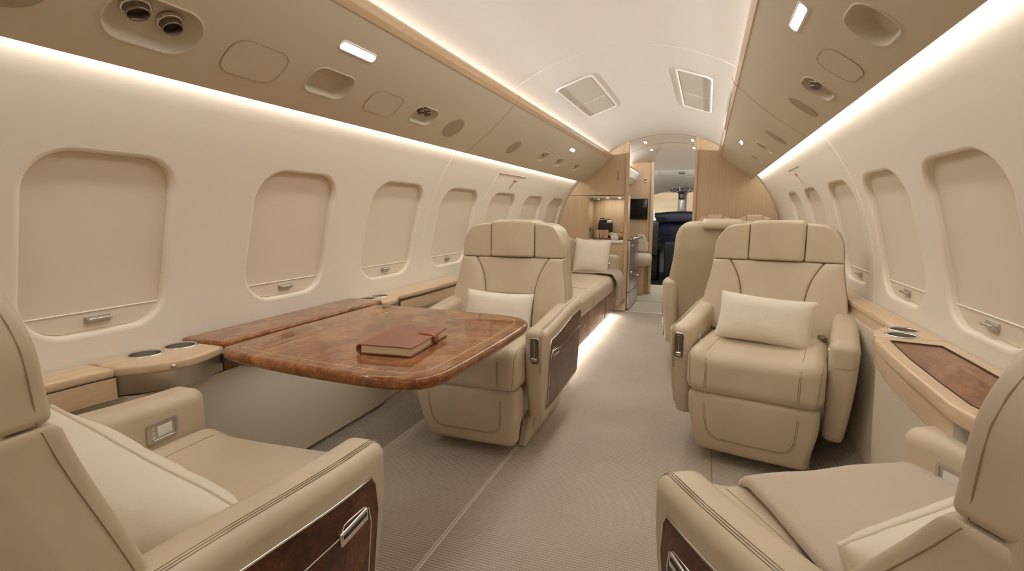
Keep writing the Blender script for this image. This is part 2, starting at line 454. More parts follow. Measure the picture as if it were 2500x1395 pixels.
def rim(mb, side, poly, w=.006, dep=.002, mat=0):
    R = [[P3(val_prof, side, y, s, 0) for y, s in offset_poly(poly, -w)], [P3(val_prof, side, y, s, -dep) for y, s in offset_poly(poly, -w*.7)],
         [P3(val_prof, side, y, s, -dep) for y, s in offset_poly(poly, -w*.2)], [P3(val_prof, side, y, s, .001) for y, s in poly]]
    ribbon_loop(mb, R, mat)
def bowl(side, poly, cy, cs, depth, mats):
    mb = MB(); rim(mb, side, poly)
    R = []
    for sc, d in ((1,.0),(.99,.006),(.95,.4*depth),(.88,.75*depth),(.75,.93*depth),(.5,depth),(.02,depth)):
        R.append([P3(val_prof, side, cy+(y-cy)*sc, cs+(s-cs)*sc, d) for y, s in poly])
    ribbon_loop(mb, R); return mb
def gasper(side, cy, cs, rad, parent, depth=.02, big=False, aim=0):
    p = P3(val_prof, side, cy, cs, depth); x, z, nx, nz = val_prof(cs)
    n = Vector((-side*nx, 0, -nz)); T = Matrix.Translation(p-parent.location) @ n.to_track_quat('Z','Y').to_matrix().to_4x4() @ Matrix.Rotation(aim, 4, 'X')
    mb = MB(); lathe(mb, [(rad*1.28,-.004),(rad*1.28,.003),(rad*1.1,.006),(rad*1.02,.0)], 0, 24, T)
    lathe(mb, [(rad,-.02),(rad,.016),(rad*.93,.02),(rad*.86,.018),(rad*.8,.005)], 1, 24, T)
    lathe(mb, [(rad*.8,.006),(rad*.45,.009),(rad*.0,.009)], 2, 24, T)
    return mb.build('nozzle' if not big else 'spotlight', ['chrome','darksteel','black'], parent)
for side in (-1, 1):
    fx = FIX[side]; nm = 'left' if side < 0 else 'right'; sd = 'left-hand' if side < 0 else 'right-hand'
    holes = []; seams = [([(2.64, VL[-1]*i/10) for i in range(11)], .0014, 1)]
    if fx['spot']:
        cy, cs, hy, hs = fx['spot']; poly = rrect(cy, cs, hy, hs, hs*.98, 10); holes.append(poly)
        t = thing('twin_spotlight', 'large recessed oval housing with two dark adjustable spotlights in the left ceiling valance', 'light', tuple(P3(val_prof, side, cy, cs)))
        mb = bowl(side, poly, cy, cs, .035, 0); mb.v = [tuple(Vector(p)-t.location) for p in mb.v]; mb.build('housing', 'valance', t)
        gasper(side, cy-.035, cs-.012, .024, t, .028, True, .3); gasper(side, cy+.045, cs-.004, .022, t, .028, True, .2)
    for i, (cy, cs, hy, hs) in enumerate(fx['rec']):
        poly = blob(cy, cs, hy, hs); holes.append(poly)
        mb = bowl(side, poly, cy, cs, .045, 0); o = mb.build('grab_recess', 'valance')
        tag(o, 'empty rounded hollow recess in the %s valance %s' % (sd, 'below the glowing bar light' if side < 0 else 'nearest the camera'), 'recess')
    for cy, cs, hy, hs in fx['gasp']:
        poly = blob(cy, cs, hy, hs); holes.append(poly)
        t = thing('air_vent', 'recessed rounded housing with two metal air nozzles in the %s valance' % sd, 'air vent', tuple(P3(val_prof, side, cy, cs)))
        mb = bowl(side, poly, cy, cs, .03, 0); mb.v = [tuple(Vector(p)-t.location) for p in mb.v]; mb.build('housing', 'valance', t)
        gasper(side, cy-.028, cs-.012, .016, t, .022, False, .3); gasper(side, cy+.024, cs-.014, .016, t, .022, False, .3)
    for i, (cy, cs, hy, hs, nz) in enumerate(fx['slot']):
        poly = blob(cy, cs, hy, hs); holes.append(poly)
        t = thing('air_vent', '%s small recessed vent toward the front of the %s valance' % (['first','second','third'][i], sd), 'air vent', tuple(P3(val_prof, side, cy, cs)))
        mb = bowl(side, poly, cy, cs, .025, 0); mb.v = [tuple(Vector(p)-t.location) for p in mb.v]; mb.build('housing', 'valance', t)
        gasper(side, cy-.01, cs-.016, .010, t, .020, False, .3)
    for i, (cy, cs, hy, hs) in enumerate(fx['pan']):
        poly = blob(cy, cs, hy, hs, .55, 2.2); mb = MB()
        v, f = cdt(poly, [], .04); mb.add([P3(val_prof, side, y, s, -.0012) for y, s in v], f)
        tube(mb, [P3(val_prof, side, y, s, -.0006) for y, s in poly], .0016, 1, 5, closed=True)
        o = mb.build('access_panel', ['valance','seam'])
        tag(o, 'flush rounded access panel in the %s valance %s' % (sd, (['beside the twin spotlights','between the hollow recess and the air nozzles'][i] if side < 0 else 'between the hollow recess and the air nozzles')), 'panel')
    for i, (cy, cs, hy, hs) in enumerate(fx['oval']):
        poly = circ(cy, cs, hy, 36, hs); mb = MB()
        v, f = cdt(poly, [], .03); mb.add([P3(val_prof, side, y, s, -.0018) for y, s in v], f)
        tube(mb, [P3(val_prof, side, y, s, -.0008) for y, s in poly], .002, 1, 5, closed=True)
        o = mb.build('speaker_grille', ['grille','seam'])
        tag(o, 'grey-green oval speaker grille in the %s valance, %s the panel joint' % (sd, ['on the near side of','beyond'][i]), 'speaker')
    # light bars
    lights = [(cy, cs, hy, .013) for cy, cs, hy in fx['bar']]+[(fx['barfar'][0], fx['barfar'][1], .07, .012)]
    for i, (cy, cs, hy, hs) in enumerate(lights):
        poly = rrect(cy, cs, hy, hs, hs*.9, 6); mb = MB()
        R = [[P3(val_prof, side, y, s, .0) for y, s in offset_poly(poly, -.005)], [P3(val_prof, side, y, s, -.003) for y, s in offset_poly(poly, -.003)], [P3(val_prof, side, y, s, -.003) for y, s in poly], [P3(val_prof, side, y, s, .0) for y, s in offset_poly(poly, .002)]]
        t = thing('reading_light', 'glowing white bar light in the %s valance %s' % (sd, ['nearest the camera','near the front bulkhead'][i]), 'light', tuple(P3(val_prof, side, cy, cs)))
        ribbon_loop(mb, R); mb.v = [tuple(Vector(p)-t.location) for p in mb.v]; mb.build('frame', 'whiteplastic', t)
        v, f = cdt(poly, []); mb = MB(); 
        P = [P3(val_prof, side, y, s, -.0015)-t.location for y, s in v]; mb.add(P, f); mb.build('lens', 'glow', t)
    tn += 1
    o = shell('trim_%d' % tn, val_prof, side, [(Y0,0),(Y1,0),(Y1,VL[-1]),(Y0,VL[-1])], holes, ['valance','seam'], (.08,.03), 0, seams); struct(o)
    # lip and back return of the valance
    mb = MB(); pr = [(.842,1.407),(.848,1.411),(.846,1.420),(.80,1.46),(.70,1.60),(.60,1.648),(.548,1.655)]
    V = []
    for x, z in pr: V += [(side*x,Y0,z),(side*x,Y1,z)]
    mb.add(V, [(2*i,2*i+1,2*i+3,2*i+2) for i in range(len(pr)-1)], 0, False)
    tn += 1; struct(mb.build('trim_%d' % tn, 'valance'))
    # wooden rail along the cove
    mb = MB(); pr = [(.521,1.692),(.5195,1.684),(.528,1.664),(.541,1.648),(.549,1.647),(.560,1.655),(.556,1.690),(.540,1.694),(.526,1.6945)]
    V = []; 
    for x, z in pr: V += [(side*x,Y0,z),(side*x,Y1,z)]
    n = len(pr); mb.add(V, [(2*i,2*i+1,2*((i+1) % n)+1,2*((i+1) % n)) for i in range(n)], 0, False)
    tube(mb, [(side*x, 2.64, z) for x, z in [(.520,1.693),(.519,1.684),(.5275,1.6635),(.5405,1.6475)]], .0012, 1, 5)
    tn += 1; struct(mb.build('trim_%d' % tn, ['oak','seam']))
    # clear reflector insert in the rail
    mb = MB(); ya, yb = (3.55,4.75) if side < 0 else (2.9,4.0)
    V = []
    for x, z in [(.518,1.685),(.5265,1.664)]: V += [(side*x,ya,z),(side*x,yb,z)]
    mb.add(V, [(0,1,3,2)], 0, False); o = mb.build('rail_insert', 'steel')
    tag(o, 'pale metal insert strip set in the %s wooden ceiling rail' % ('left' if side < 0 else 'right'), 'strip')
# leather-look speaker corner, top left
mb = MB(); poly = circ(.570,.262,.075,30,.056); v, f = cdt(poly, [], .03); mb.add([P3(val_prof,-1,y,min(s,VL[-1]),-.003) for y,s in v], f)
tag(mb.build('speaker_grille','grille'), 'textured round speaker cover at the top left corner of the picture', 'speaker')

# ceiling vents
for nm, (sa, sb_, ya, yb) in dict(left=(-.44,-.225,3.02,3.92), right=(.25,.44,3.05,4.05)).items():
    t = thing('ceiling_vent', 'white framed two-panel ceiling vent, the %s of the two' % nm, 'vent', tuple(P3(ceil_prof,1,(ya+yb)/2,(sa+sb_)/2)))
    poly = rrect((ya+yb)/2,(sa+sb_)/2,(yb-ya)/2,abs(sb_-sa)/2,.03,5)
    mb = MB(); R = [[P3(ceil_prof,1,y,s,.0)-t.location for y,s in offset_poly(poly,-.012)],[P3(ceil_prof,1,y,s,-.008)-t.location for y,s in offset_poly(poly,-.008)],[P3(ceil_prof,1,y,s,-.008)-t.location for y,s in poly],[P3(ceil_prof,1,y,s,.0)-t.location for y,s in offset_poly(poly,.004)]]
    ribbon_loop(mb, R, 0, False); mb.build('frame','ceiling',t)
    ym = ya+(yb-ya)*.55
    for a, b2 in ((ya,ym),(ym,yb)):
        pp = rrect((a+b2)/2,(sa+sb_)/2,(b2-a)/2-.012,abs(sb_-sa)/2-.014,.02,4); v, f = cdt(pp,[],.04)
        mb = MB(); mb.add([P3(ceil_prof,1,y,s,-.0035)-t.location for y,s in v], f)
        tube(mb,[P3(ceil_prof,1,y,s,-.002)-t.location for y,s in pp],.002,1,5,closed=True); mb.build('vent_panel',['cockpit','seamlight'],t)

# floor
mb = MB(); mb.add([(-1.1,Y0,0),(1.1,Y0,0),(1.1,YB,0),(-1.1,YB,0)],[(0,1,2,3)],0,False)
for x, r, mt in ((-.325,.0035,1),(-.335,.0025,1),(.512,.003,2)):
    tube(mb, [(x, -1+.4*i, .0005) for i in range(11)], r, mt, 5)
struct(mb.build('floor', ['carpet','seamlight','seam']))
mb = MB(); mb.add([(-1.1,YB,0),(1.1,YB,0),(1.1,7.9,0),(-1.1,7.9,0)],[(0,1,2,3)],0,False)
tube(mb,[(-.38,YB,.002),(.32,YB,.002)],.004,1,6); tube(mb,[(-.38,6.35,.002),(.32,6.35,.002)],.003,2,6)
struct(mb.build('floor', ['vinyl','steel','seam']))
# aft wall
mb = MB(); out = [(x,z) for x,z in [(-1.15,0),(1.15,0)]]+[(RW*cos(a*PI/180),ZW+RW*sin(a*PI/180)) for a in range(0,50,6)]+[(.5,1.75),(0,1.89),(-.5,1.75)]+[(-RW*cos(a*PI/180),ZW+RW*sin(a*PI/180)) for a in range(48,-1,-6)]
mb.add([(x,Y0,z) for x,z in out],[tuple(range(len(out)))],0,False); struct(mb.build('wall_back','oakv'))

# ------------------------------------------------------------------ front bulkhead
def shell_edge(xf, xt, n=14):     # interior outline from (xf, ceiling) outward/down to the floor at x~1.03 ; returns list of (x,z)
    P = []
    amax = math.asin(.62/RC)
    a = math.asin(xf/RC)
    for i in range(6): t = a+(amax-a)*i/5; P.append((RC*sin(t), ZC+RC*cos(t)))
    P.append((.80,1.53))
    for i in range(10): t = (44-44*i/9)*PI/180; P.append((1.148*cos(t), ZW+1.148*sin(t)))
    P += [(1.148,.66),(1.03,.65),(1.03,0)]
    return P
def plate(mb, poly, y0, y1, mat=0, sgn=1):      # poly in (x,z)
    n = len(poly); V = [(sgn*x,y0,z) for x,z in poly]+[(sgn*x,y1,z) for x,z in poly]
    F = [tuple(range(n)), tuple(range(2*n-1,n-1,-1))]+[(i,(i+1) % n,(i+1) % n+n,i+n) for i in range(n)]
    mb.add(V, F, mat, False)
E1 = shell_edge(.335, 1.1)
mb = MB(); plate(mb, [(.335,0)]+E1, YB, YB+.05)
struct(mb.build('wall_front_right','oakv'))
mb = MB(); RB((.018,.04,.94),.012,None,(1,1,2),4).add(mb,0,Matrix.Translation((.320,YB+.02,.942)))
struct(mb.build('door_1','oakx'))
# left: upper panel, side panel, lower cabinet, niche
E2 = shell_edge(.385, 1.1)
top = [p for p in E2 if p[1] > 1.275]
xw = lambda z: RW*cos(math.asin((z-ZW)/RW))-.002
mb = MB(); plate(mb, [(.385,1.272)]+top+[(xw(1.272),1.272)], YB, YB+.05, 0, -1)
struct(mb.build('wall_front_left','oakv'))
g = thing('galley_cabinet', 'pale oak galley cabinet with lit open niche and stone counter in front left bulkhead', 'cabinet', (-.7,YB,0))
def gb(name, mat, boxes, bev=.002):
    mb = MB()
    for bx in boxes: box(mb, bx[0]+.7, bx[1]+.7, bx[2]-YB, bx[3]-YB, bx[4], bx[5], bx[6] if len(bx) > 6 else 0, bev)
    return mb.build(name, mat, g)
mb = MB(); plate(mb, [(.785,.785)]+[(xw(z),z) for z in (.785,.9,1.0,1.1,1.2,1.266)]+[(.785,1.266)], 0, .04, 0, -1); mb.v=[(x+.7,y,z) for x,y,z in mb.v]; mb.build('side_panel','oakv',g)
gb('lower_door','oakv',[(-1.028,-.388,YB-.012,YB+.02,.01,.745)])
gb('countertop',['ceiling'],[(-1.028,-.388,YB-.03,YB+.34,.75,.782)],.004)
gb('niche','oakv',[(-.80,-.785,YB+.04,YB+.34,.782,1.27),(-.785,-.39,YB+.32,YB+.34,.782,1.27),(-.39,-.375,YB+.04,YB+.34,.782,1.27)])
nl = gb('niche_ceiling','ceiling',[(-.785,-.39,YB+.03,YB+.34,1.245,1.26)])
for px in (-.60,-.47):
    mb = MB(); lathe(mb,[(.0,-.003),(.013,-.003),(.016,0)],0,16,Matrix.Translation((px+.7,.16,1.244))); mb.build('niche_spotlight','glow',g)
mb = MB(); box(mb,-.03,.03,.12,.3,1.225,1.243,0,.004); mb.v=[(x-.03,y,z) for x,y,z in mb.v]; mb.build('under_shelf_lamp',['steel'],g)
gb('power_outlet','black',[(-.784,-.778,YB+.10,YB+.14,.87,.91)],.001)
mb = MB(); RB((.022,.03,.915),.02,None,(1,1,2),6).add(mb,0,Matrix.Translation((-.368,YB+.0,.918)))
struct(mb.build('door_2','oakx'))
mb = MB(); box(mb,-.475,-.455,YB-.006,YB,1.42,1.52,0,.002); tag(mb.build('wall_grille','seam'),'small slim upright grille on oak panel above the galley niche','grille')
# things on the counter
t = thing('serving_tray','brown wooden tray on the galley counter','tray',(-.58,YB+.14,.783)); mb=MB(); box(mb,-.17,.17,-.07,.09,.004,.014); mb.build('board','tray',t); 
for x,y in ((-.15,-.05),(.15,-.05),(-.15,.07),(.15,.07)):
    mb=MB(); box(mb,x-.01,x+.01,y-.01,y+.01,0,.005); mb.build('foot','black',t)
t = thing('coffee_machine','small black coffee machine with chrome head at back of the galley tray','coffee machine',(-.63,YB+.24,.798))
mb=MB(); RB((.075,.06,.085),.008,None,(2,2,2),3).add(mb,0,Matrix.Translation((0,0,.085)));  RB((.06,.05,.02),.008,lambda x,y,z:(x,y,z+.1*x),(2,2,2),3).add(mb,0,Matrix.Translation((-.01,0,.185))); mb.build('body','black',t)
mb=MB(); RB((.03,.03,.018),.01,None,(2,2,2),3).add(mb,0,Matrix.Translation((.05,-.04,.18))); mb.build('spout','chrome',t)
mb=MB(); box(mb,-.065,-.015,-.01,.005,.212,.222,0,.002); mb.build('lever','black',t)
for i,x in enumerate((-.085,-.035,.012)):
    mb=MB(); RB((.021,.018,.045),.005,lambda x,y,z:(x*(1+.05*sin(z*60)),y,z),(2,2,6),2).add(mb,0)
    for k in (-1,0,1): tube(mb,[(k*.009,-.0185,-.04),(k*.009,-.0185,.04)],.0012,1,5)
    o=mb.build('coffee_packet',['packet','tray'],None,(-.58+x-.03,YB+.11,.844)); tag(o,['leftmost of three upright kraft packets on the galley tray','middle of three upright kraft packets on the galley tray','rightmost of three upright kraft packets on the galley tray'][i],'packet','kraft packets on the galley tray')
t = thing('teapot','white ceramic cup-shaped pot with flat lid and spout on galley counter','pot',(-.49,YB+.035,.784)); mb=MB(); lathe(mb,[(0,0),(.034,0),(.042,.012),(.045,.05),(.043,.062),(.040,.060)]); mb.build('pot_body','ceramic',t)
mb=MB(); lathe(mb,[(.046,.062),(.046,.070),(.0,.074)]); mb.build('lid','ceramic',t); mb=MB(); tube(mb,[(-.04,0,.04),(-.058,0,.055),(-.064,0,.068),(-.05,0,.075),(-.02,0,.075)],.006,0,8); mb.build('pot_handle','ceramic',t)
t = thing('wooden_jar','light woven wooden jar with a smaller lid at right end of galley tray','jar',(-.425,YB+.16,.798)); mb=MB(); lathe(mb,[(0,0),(.038,0),(.044,.012),(.042,.045),(.028,.058)]); mb.build('jar_body','basket',t); mb=MB(); lathe(mb,[(.03,.058),(.032,.07),(.028,.088),(.0,.092)]); mb.build('lid','basket',t)

# ------------------------------------------------------------------ forward vestibule
g = thing('steel_galley_unit','brushed steel galley unit with rounded worktop beyond the left bulkhead post','cabinet',(-.6,6.1,0))
mb=MB(); box(mb,.22,.275,-.42,.30,.20,.775,0,.006); mb.build('body','steel',g)
mb=MB(); box(mb,.21,.28,-.42,.30,.01,.195,0,.004); mb.build('plinth','steel',g)
mb=MB(); box(mb,.24,.30,-.43,.34,.782,.80,0,.006); tube(mb,[(.305,-.43,.790),(.305,.34,.790)],.016,0,12,caps=True); mb.build('worktop','steel',g)
for y,z in ((-.36,.72),(.24,.72),(-.36,.42),(.24,.32)):
    mb=MB(); lathe(mb,[(.0,.0),(.014,0),(.016,.01),(.010,.022),(0,.024)],0,14,Matrix.Translation((.276,y,z)) @ Matrix.Rotation(PI/2,4,'Y')); mb.build('latch','chrome',g)
mb = MB(); plate(mb, [(.262,0)]+shell_edge(.262,1.1), 7.0, 7.05, 0, -1); struct(mb.build('wall_vestibule','oakv'))
mb = MB(); RB((.022,.06,.872),.02,None,(1,1,2),6).add(mb,0,Matrix.Translation((-.244,7.03,.875))); struct(mb.build('door_3','oakx'))
t = thing('television','black flat screen on oak panel beyond the galley','television',(-.42,6.99,1.13)); mb=MB(); box(mb,-.13,.13,-.02,.0,-.135,.135,0,.004); mb.build('casing','black',t); mb=MB(); box(mb,-.122,.122,-.022,-.019,-.127,.127,0,.001); mb.build('screen','screen',t)
mb=MB(); box(mb,-.345,-.315,6.985,7.0,1.48,1.53,0,.002); box(mb,-.345,-.315,6.983,6.99,1.50,1.522,1,.001); tag(mb.build('safety_placard',['whiteplastic','red']),'tiny red and white placard high on the far oak panel','sign')
g = thing('jump_seat','pale leather jump seat against the far oak panel','seat',(-.33,6.82,0))
mb=MB(); RB((.12,.14,.085),.08,None,(4,4,2),6).add(mb,0,Matrix.Translation((.01,0,.475))); mb.build('seat','jumpseat',g)
mb=MB(); RB((.10,.03,.12),.028,lambda x,y,z:(x*(1-.6*max(0,z)/.12),y,z),(4,2,4),4).add(mb,0,Matrix.Translation((-.03,.13,.68))); mb.build('backrest','jumpseat',g)
mb=MB(); box(mb,-.09,.03,-.02,.12,.0,.44,0,.01); mb.build('pedestal','oakv',g)
# corridor ceiling lights
for i,(x,y) in enumerate([(-.235,5.96),(-.235,6.68),(-.235,7.12) ,(.262,5.92),(.262,6.6),(.262,7.1)]):
    s = math.asin(x/RC)*RC; mb=MB(); pp = rrect(y,s,.075,.014,.012,5); 
    if y>7: pp = rrect(y,s,.06,.014,.012,5)
    v,f = cdt(pp,[]); mb.add([P3(ceil_prof,1,a,b2,-.004) for a,b2 in v],f); tube(mb,[P3(ceil_prof,1,a,b2,-.002) for a,b2 in pp],.003,1,5,closed=True)
    o=mb.build('ceiling_light',['glow','whiteplastic']); tag(o,'%s slim bar light on the %s of the vestibule ceiling' % (['nearest','middle','farthest'][i % 3],'left' if x<0 else 'right'),'light','bar lights on the vestibule ceiling')
# arch + cockpit
def arch(y, r_in, zc, x1, n=24): return [(r_in*sin(a), zc+r_in*cos(a)) for a in [(-x1+2*x1*i/n) for i in range(n+1)]]
mb = MB(); A = arch(0,.80,.985,.66); B = arch(0,1.06,.86,.62)
V=[(x,7.2,z) for x,z in A]+[(x,7.2,z) for x,z in B]+[(x,7.28,z) for x,z in A]; n=len(A)
mb.add(V,[(i,i+1,n+i+1,n+i) for i in range(n-1)]+[(i,2*n+i,2*n+i+1,i+1) for i in range(n-1)],0,True)
box(mb,-.62,-.47,7.2,7.28,0,1.62); box(mb,.47,.7,7.2,7.28,0,1.62); tube(mb,[(x,7.19,z) for x,z in A],.010,0,8); struct(mb.build('trim_20','cockpit'))
mb=MB(); pr=[(-.415,1.60),(-.41,1.575),(-.44,1.51),(-.50,1.455),(-.58,1.43),(-.60,1.62)]
V=[(x+.5,y,z-1.5) for x,z in pr for y in (-.5,.48)]; n=len(pr); mb.add(V,[(2*i,2*i+1,2*((i+1)%n)+1,2*((i+1)%n)) for i in range(n)]+[tuple(2*i for i in range(n)),tuple(2*i+1 for i in range(n))[::-1]],0,False)
tag(mb.build('overhead_bin','ceiling',None,(-.5,6.5,1.5)),'pale overhead bin end high on the left in the vestibule beyond the bulkhead','bin')
mb = MB(); box(mb,.34,.36,YB+.05,7.2,0,1.80,0,.002); struct(mb.build('wall_corridor','oakv'))
# cockpit liner: ceiling, sides, front wall with window openings
mb = MB()
ys=[7.28,8.2,9.0,9.7]; zs=[1.80,1.78,1.66,1.47]; xs=[.75,.85,.85,.80]; V=[];F=[]
for y,z,xm in zip(ys,zs,xs):
    for i in range(13):
        a=-1+2*i/12; V.append((xm*a,y,z-.22*abs(a)**2.5))
for j in range(3):
    for i in range(12): F.append((j*13+i,j*13+i+1,(j+1)*13+i+1,(j+1)*13+i))
mb.add(V,F)
for s in (-1,1): mb.add([(s*.86,7.28,0),(s*.86,9.7,0),(s*.80,9.7,1.6),(s*.80,7.28,1.7)],[(0,1,2,3)],0,False)
struct(mb.build('ceiling','cockpit'))
mb = MB(); v,f = cdt([(-.86,0),(.86,0),(.86,1.5),(-.86,1.5)],[rrect(-.43,1.27,.385,.185,.05,4),rrect(.44,1.27,.345,.185,.05,4)]); mb.add([(x,9.7,z) for x,z in v],f,0,False)
for cx,hw in ((-.43,.385),(.44,.345)):
    pp=rrect(cx,1.27,hw,.185,.05,4); ribbon_loop(mb,[[(x,9.66,z) for x,z in offset_poly(pp,-.012)],[(x,9.66,z) for x,z in offset_poly(pp,.006)],[(x,9.75,z) for x,z in offset_poly(pp,.006)]],0,False)
box(mb,-.035,-.015,9.62,9.70,1.08,1.46,1); box(mb,.045,.065,9.62,9.70,1.08,1.46,1); box(mb,-.015,.045,9.66,9.70,1.08,1.46,2)
struct(mb.build('wall_front',['cockpit','whiteplastic','steel']))
for i,(cx,hw) in enumerate(((-.43,.385),(.44,.345))):
    mb=MB(); box(mb,cx-hw,cx+hw,9.71,9.716,1.085,1.455,0,.001); struct(mb.build('window_%d' % (20+i),'glass'))
mb = MB(); mb.add([(-.86,7.9,.001),(.86,7.9,.001),(.86,9.7,.001),(-.86,9.7,.001)],[(0,1,2,3)],0,False); struct(mb.build('floor','black'))
mb = MB(); pp=[(-.32,.0),(.42,.0),(.36,.42),(.2,.52),(-.1,.52),(-.26,.42)]
tube(mb,[(x,8.3+z*.9,1.755-z*.16) for x,z in rrect(.05,.26,.34,.26,.1,6)],.0035,1,6,closed=True); mb.v=[(x,y,z-.012) for x,y,z in mb.v]
box(mb,.0,.09,8.55,8.6,1.69,1.705,2); tag(mb.build('escape_hatch',['cockpit','seam','black']),'rounded hatch outline with small dark latch on the cockpit ceiling','hatch')
t = thing('overhead_switch_panel','dark overhead switch panel full of small knobs above the windshield','control panel',(.12,9.5,1.50))
mb=MB(); box(mb,-.28,.36,0,.05,-.055,.055,0,.004); box(mb,-.09,.0,-.01,.04,.05,.085,0,.004); mb.build('panel','navy',t)
mb=MB(); random.seed(3)
for i in range(30):
    for j in range(5):
        x=-.265+.0205*i; z=-.042+.021*j; r=random.choice((.006,.008,.005)); box(mb,x-r,x+r,-.012,0,z-r,z+r,random.choice((0,0,1)),.001)
o=mb.build('switches',['greyprint','whiteplastic'],t); o['kind']='stuff'
t = thing('standby_compass','small square instrument with round dial hanging on the windshield centre post','instrument',(.015,9.6,1.38)); mb=MB(); box(mb,-.05,.05,-.03,.0,-.06,.06,0,.004); mb.build('casing','navy',t); mb=MB(); lathe(mb,[(.0,0),(.028,0),(.032,.006),(.036,0)],0,20,Matrix.Translation((0,-.031,0)) @ Matrix.Rotation(PI/2,4,'X')); mb.build('dial','greyprint',t)
g = thing('instrument_panel','dark curved cockpit instrument panel and glareshield below the windshield','instrument panel',(0,9.3,0))
mb=MB(); RB((.80,.20,.10),.06,lambda x,y,z:(x,y+.1*(x/.8)**2,z-.10*(x/.8)**2),(12,3,2),4).add(mb,0,Matrix.Translation((0.05,0,1.01))); mb.build('glareshield','navy',g)
mb=MB(); box(mb,-.78,.8,.0,.12,.55,.95,0,.01); mb.build('panel','navy',g)
for x in (-.5,-.2,.12,.42): 
    mb=MB(); box(mb,x-.11,x+.11,-.012,.0,.70,.90,0,.004); mb.build('display','screenblue',g)
mb=MB()
for i in range(16):
    for j in range(2): box(mb,-.12+.032*i-.006,-.12+.032*i+.006,-.212,-.20,1.00+.028*j,1.008+.028*j,0,.001)
o=mb.build('switches','greyprint',g); o['kind']='stuff'
mb=MB(); box(mb,-.16,.2,-.9,-.05,.0,.62,0,.02); mb.build('centre_console','navy',g)
g = thing('pilot_seat','cockpit pilot seat with pale shell and black base seen through the doorway','seat',(-.50,8.45,0))
mb=MB(); RB((.22,.05,.30),.045,lambda x,y,z:(x*(1-.15*max(0,z)/.3),y+.1*z,z),(6,2,6),4).add(mb,0,Matrix.Translation((0,0,.72))); mb.build('backrest','seatwhite',g)
mb=MB(); RB((.13,.045,.08),.04,None,(4,2,3),4).add(mb,0,Matrix.Translation((.04,.03,1.07))); mb.build('headrest','seatwhite',g)
mb=MB(); RB((.235,.05,.28),.04,lambda x,y,z:(x,y+.1*z,z),(4,2,4),4).add(mb,0,Matrix.Translation((0.01,-.07,.68))); mb.build('back_shell','black',g)
mb=MB(); RB((.24,.24,.06),.04,None,(4,4,2),4).add(mb,0,Matrix.Translation((0,.28,.45))); box(mb,-.2,.24,.05,.45,0,.4,0,.02); mb.build('base','black',g)
mb=MB(); RB((.02,.17,.02),.015,None,(1,4,1),3).add(mb,0,Matrix.Translation((.25,.12,.66))); mb.build('armrest','black',g)

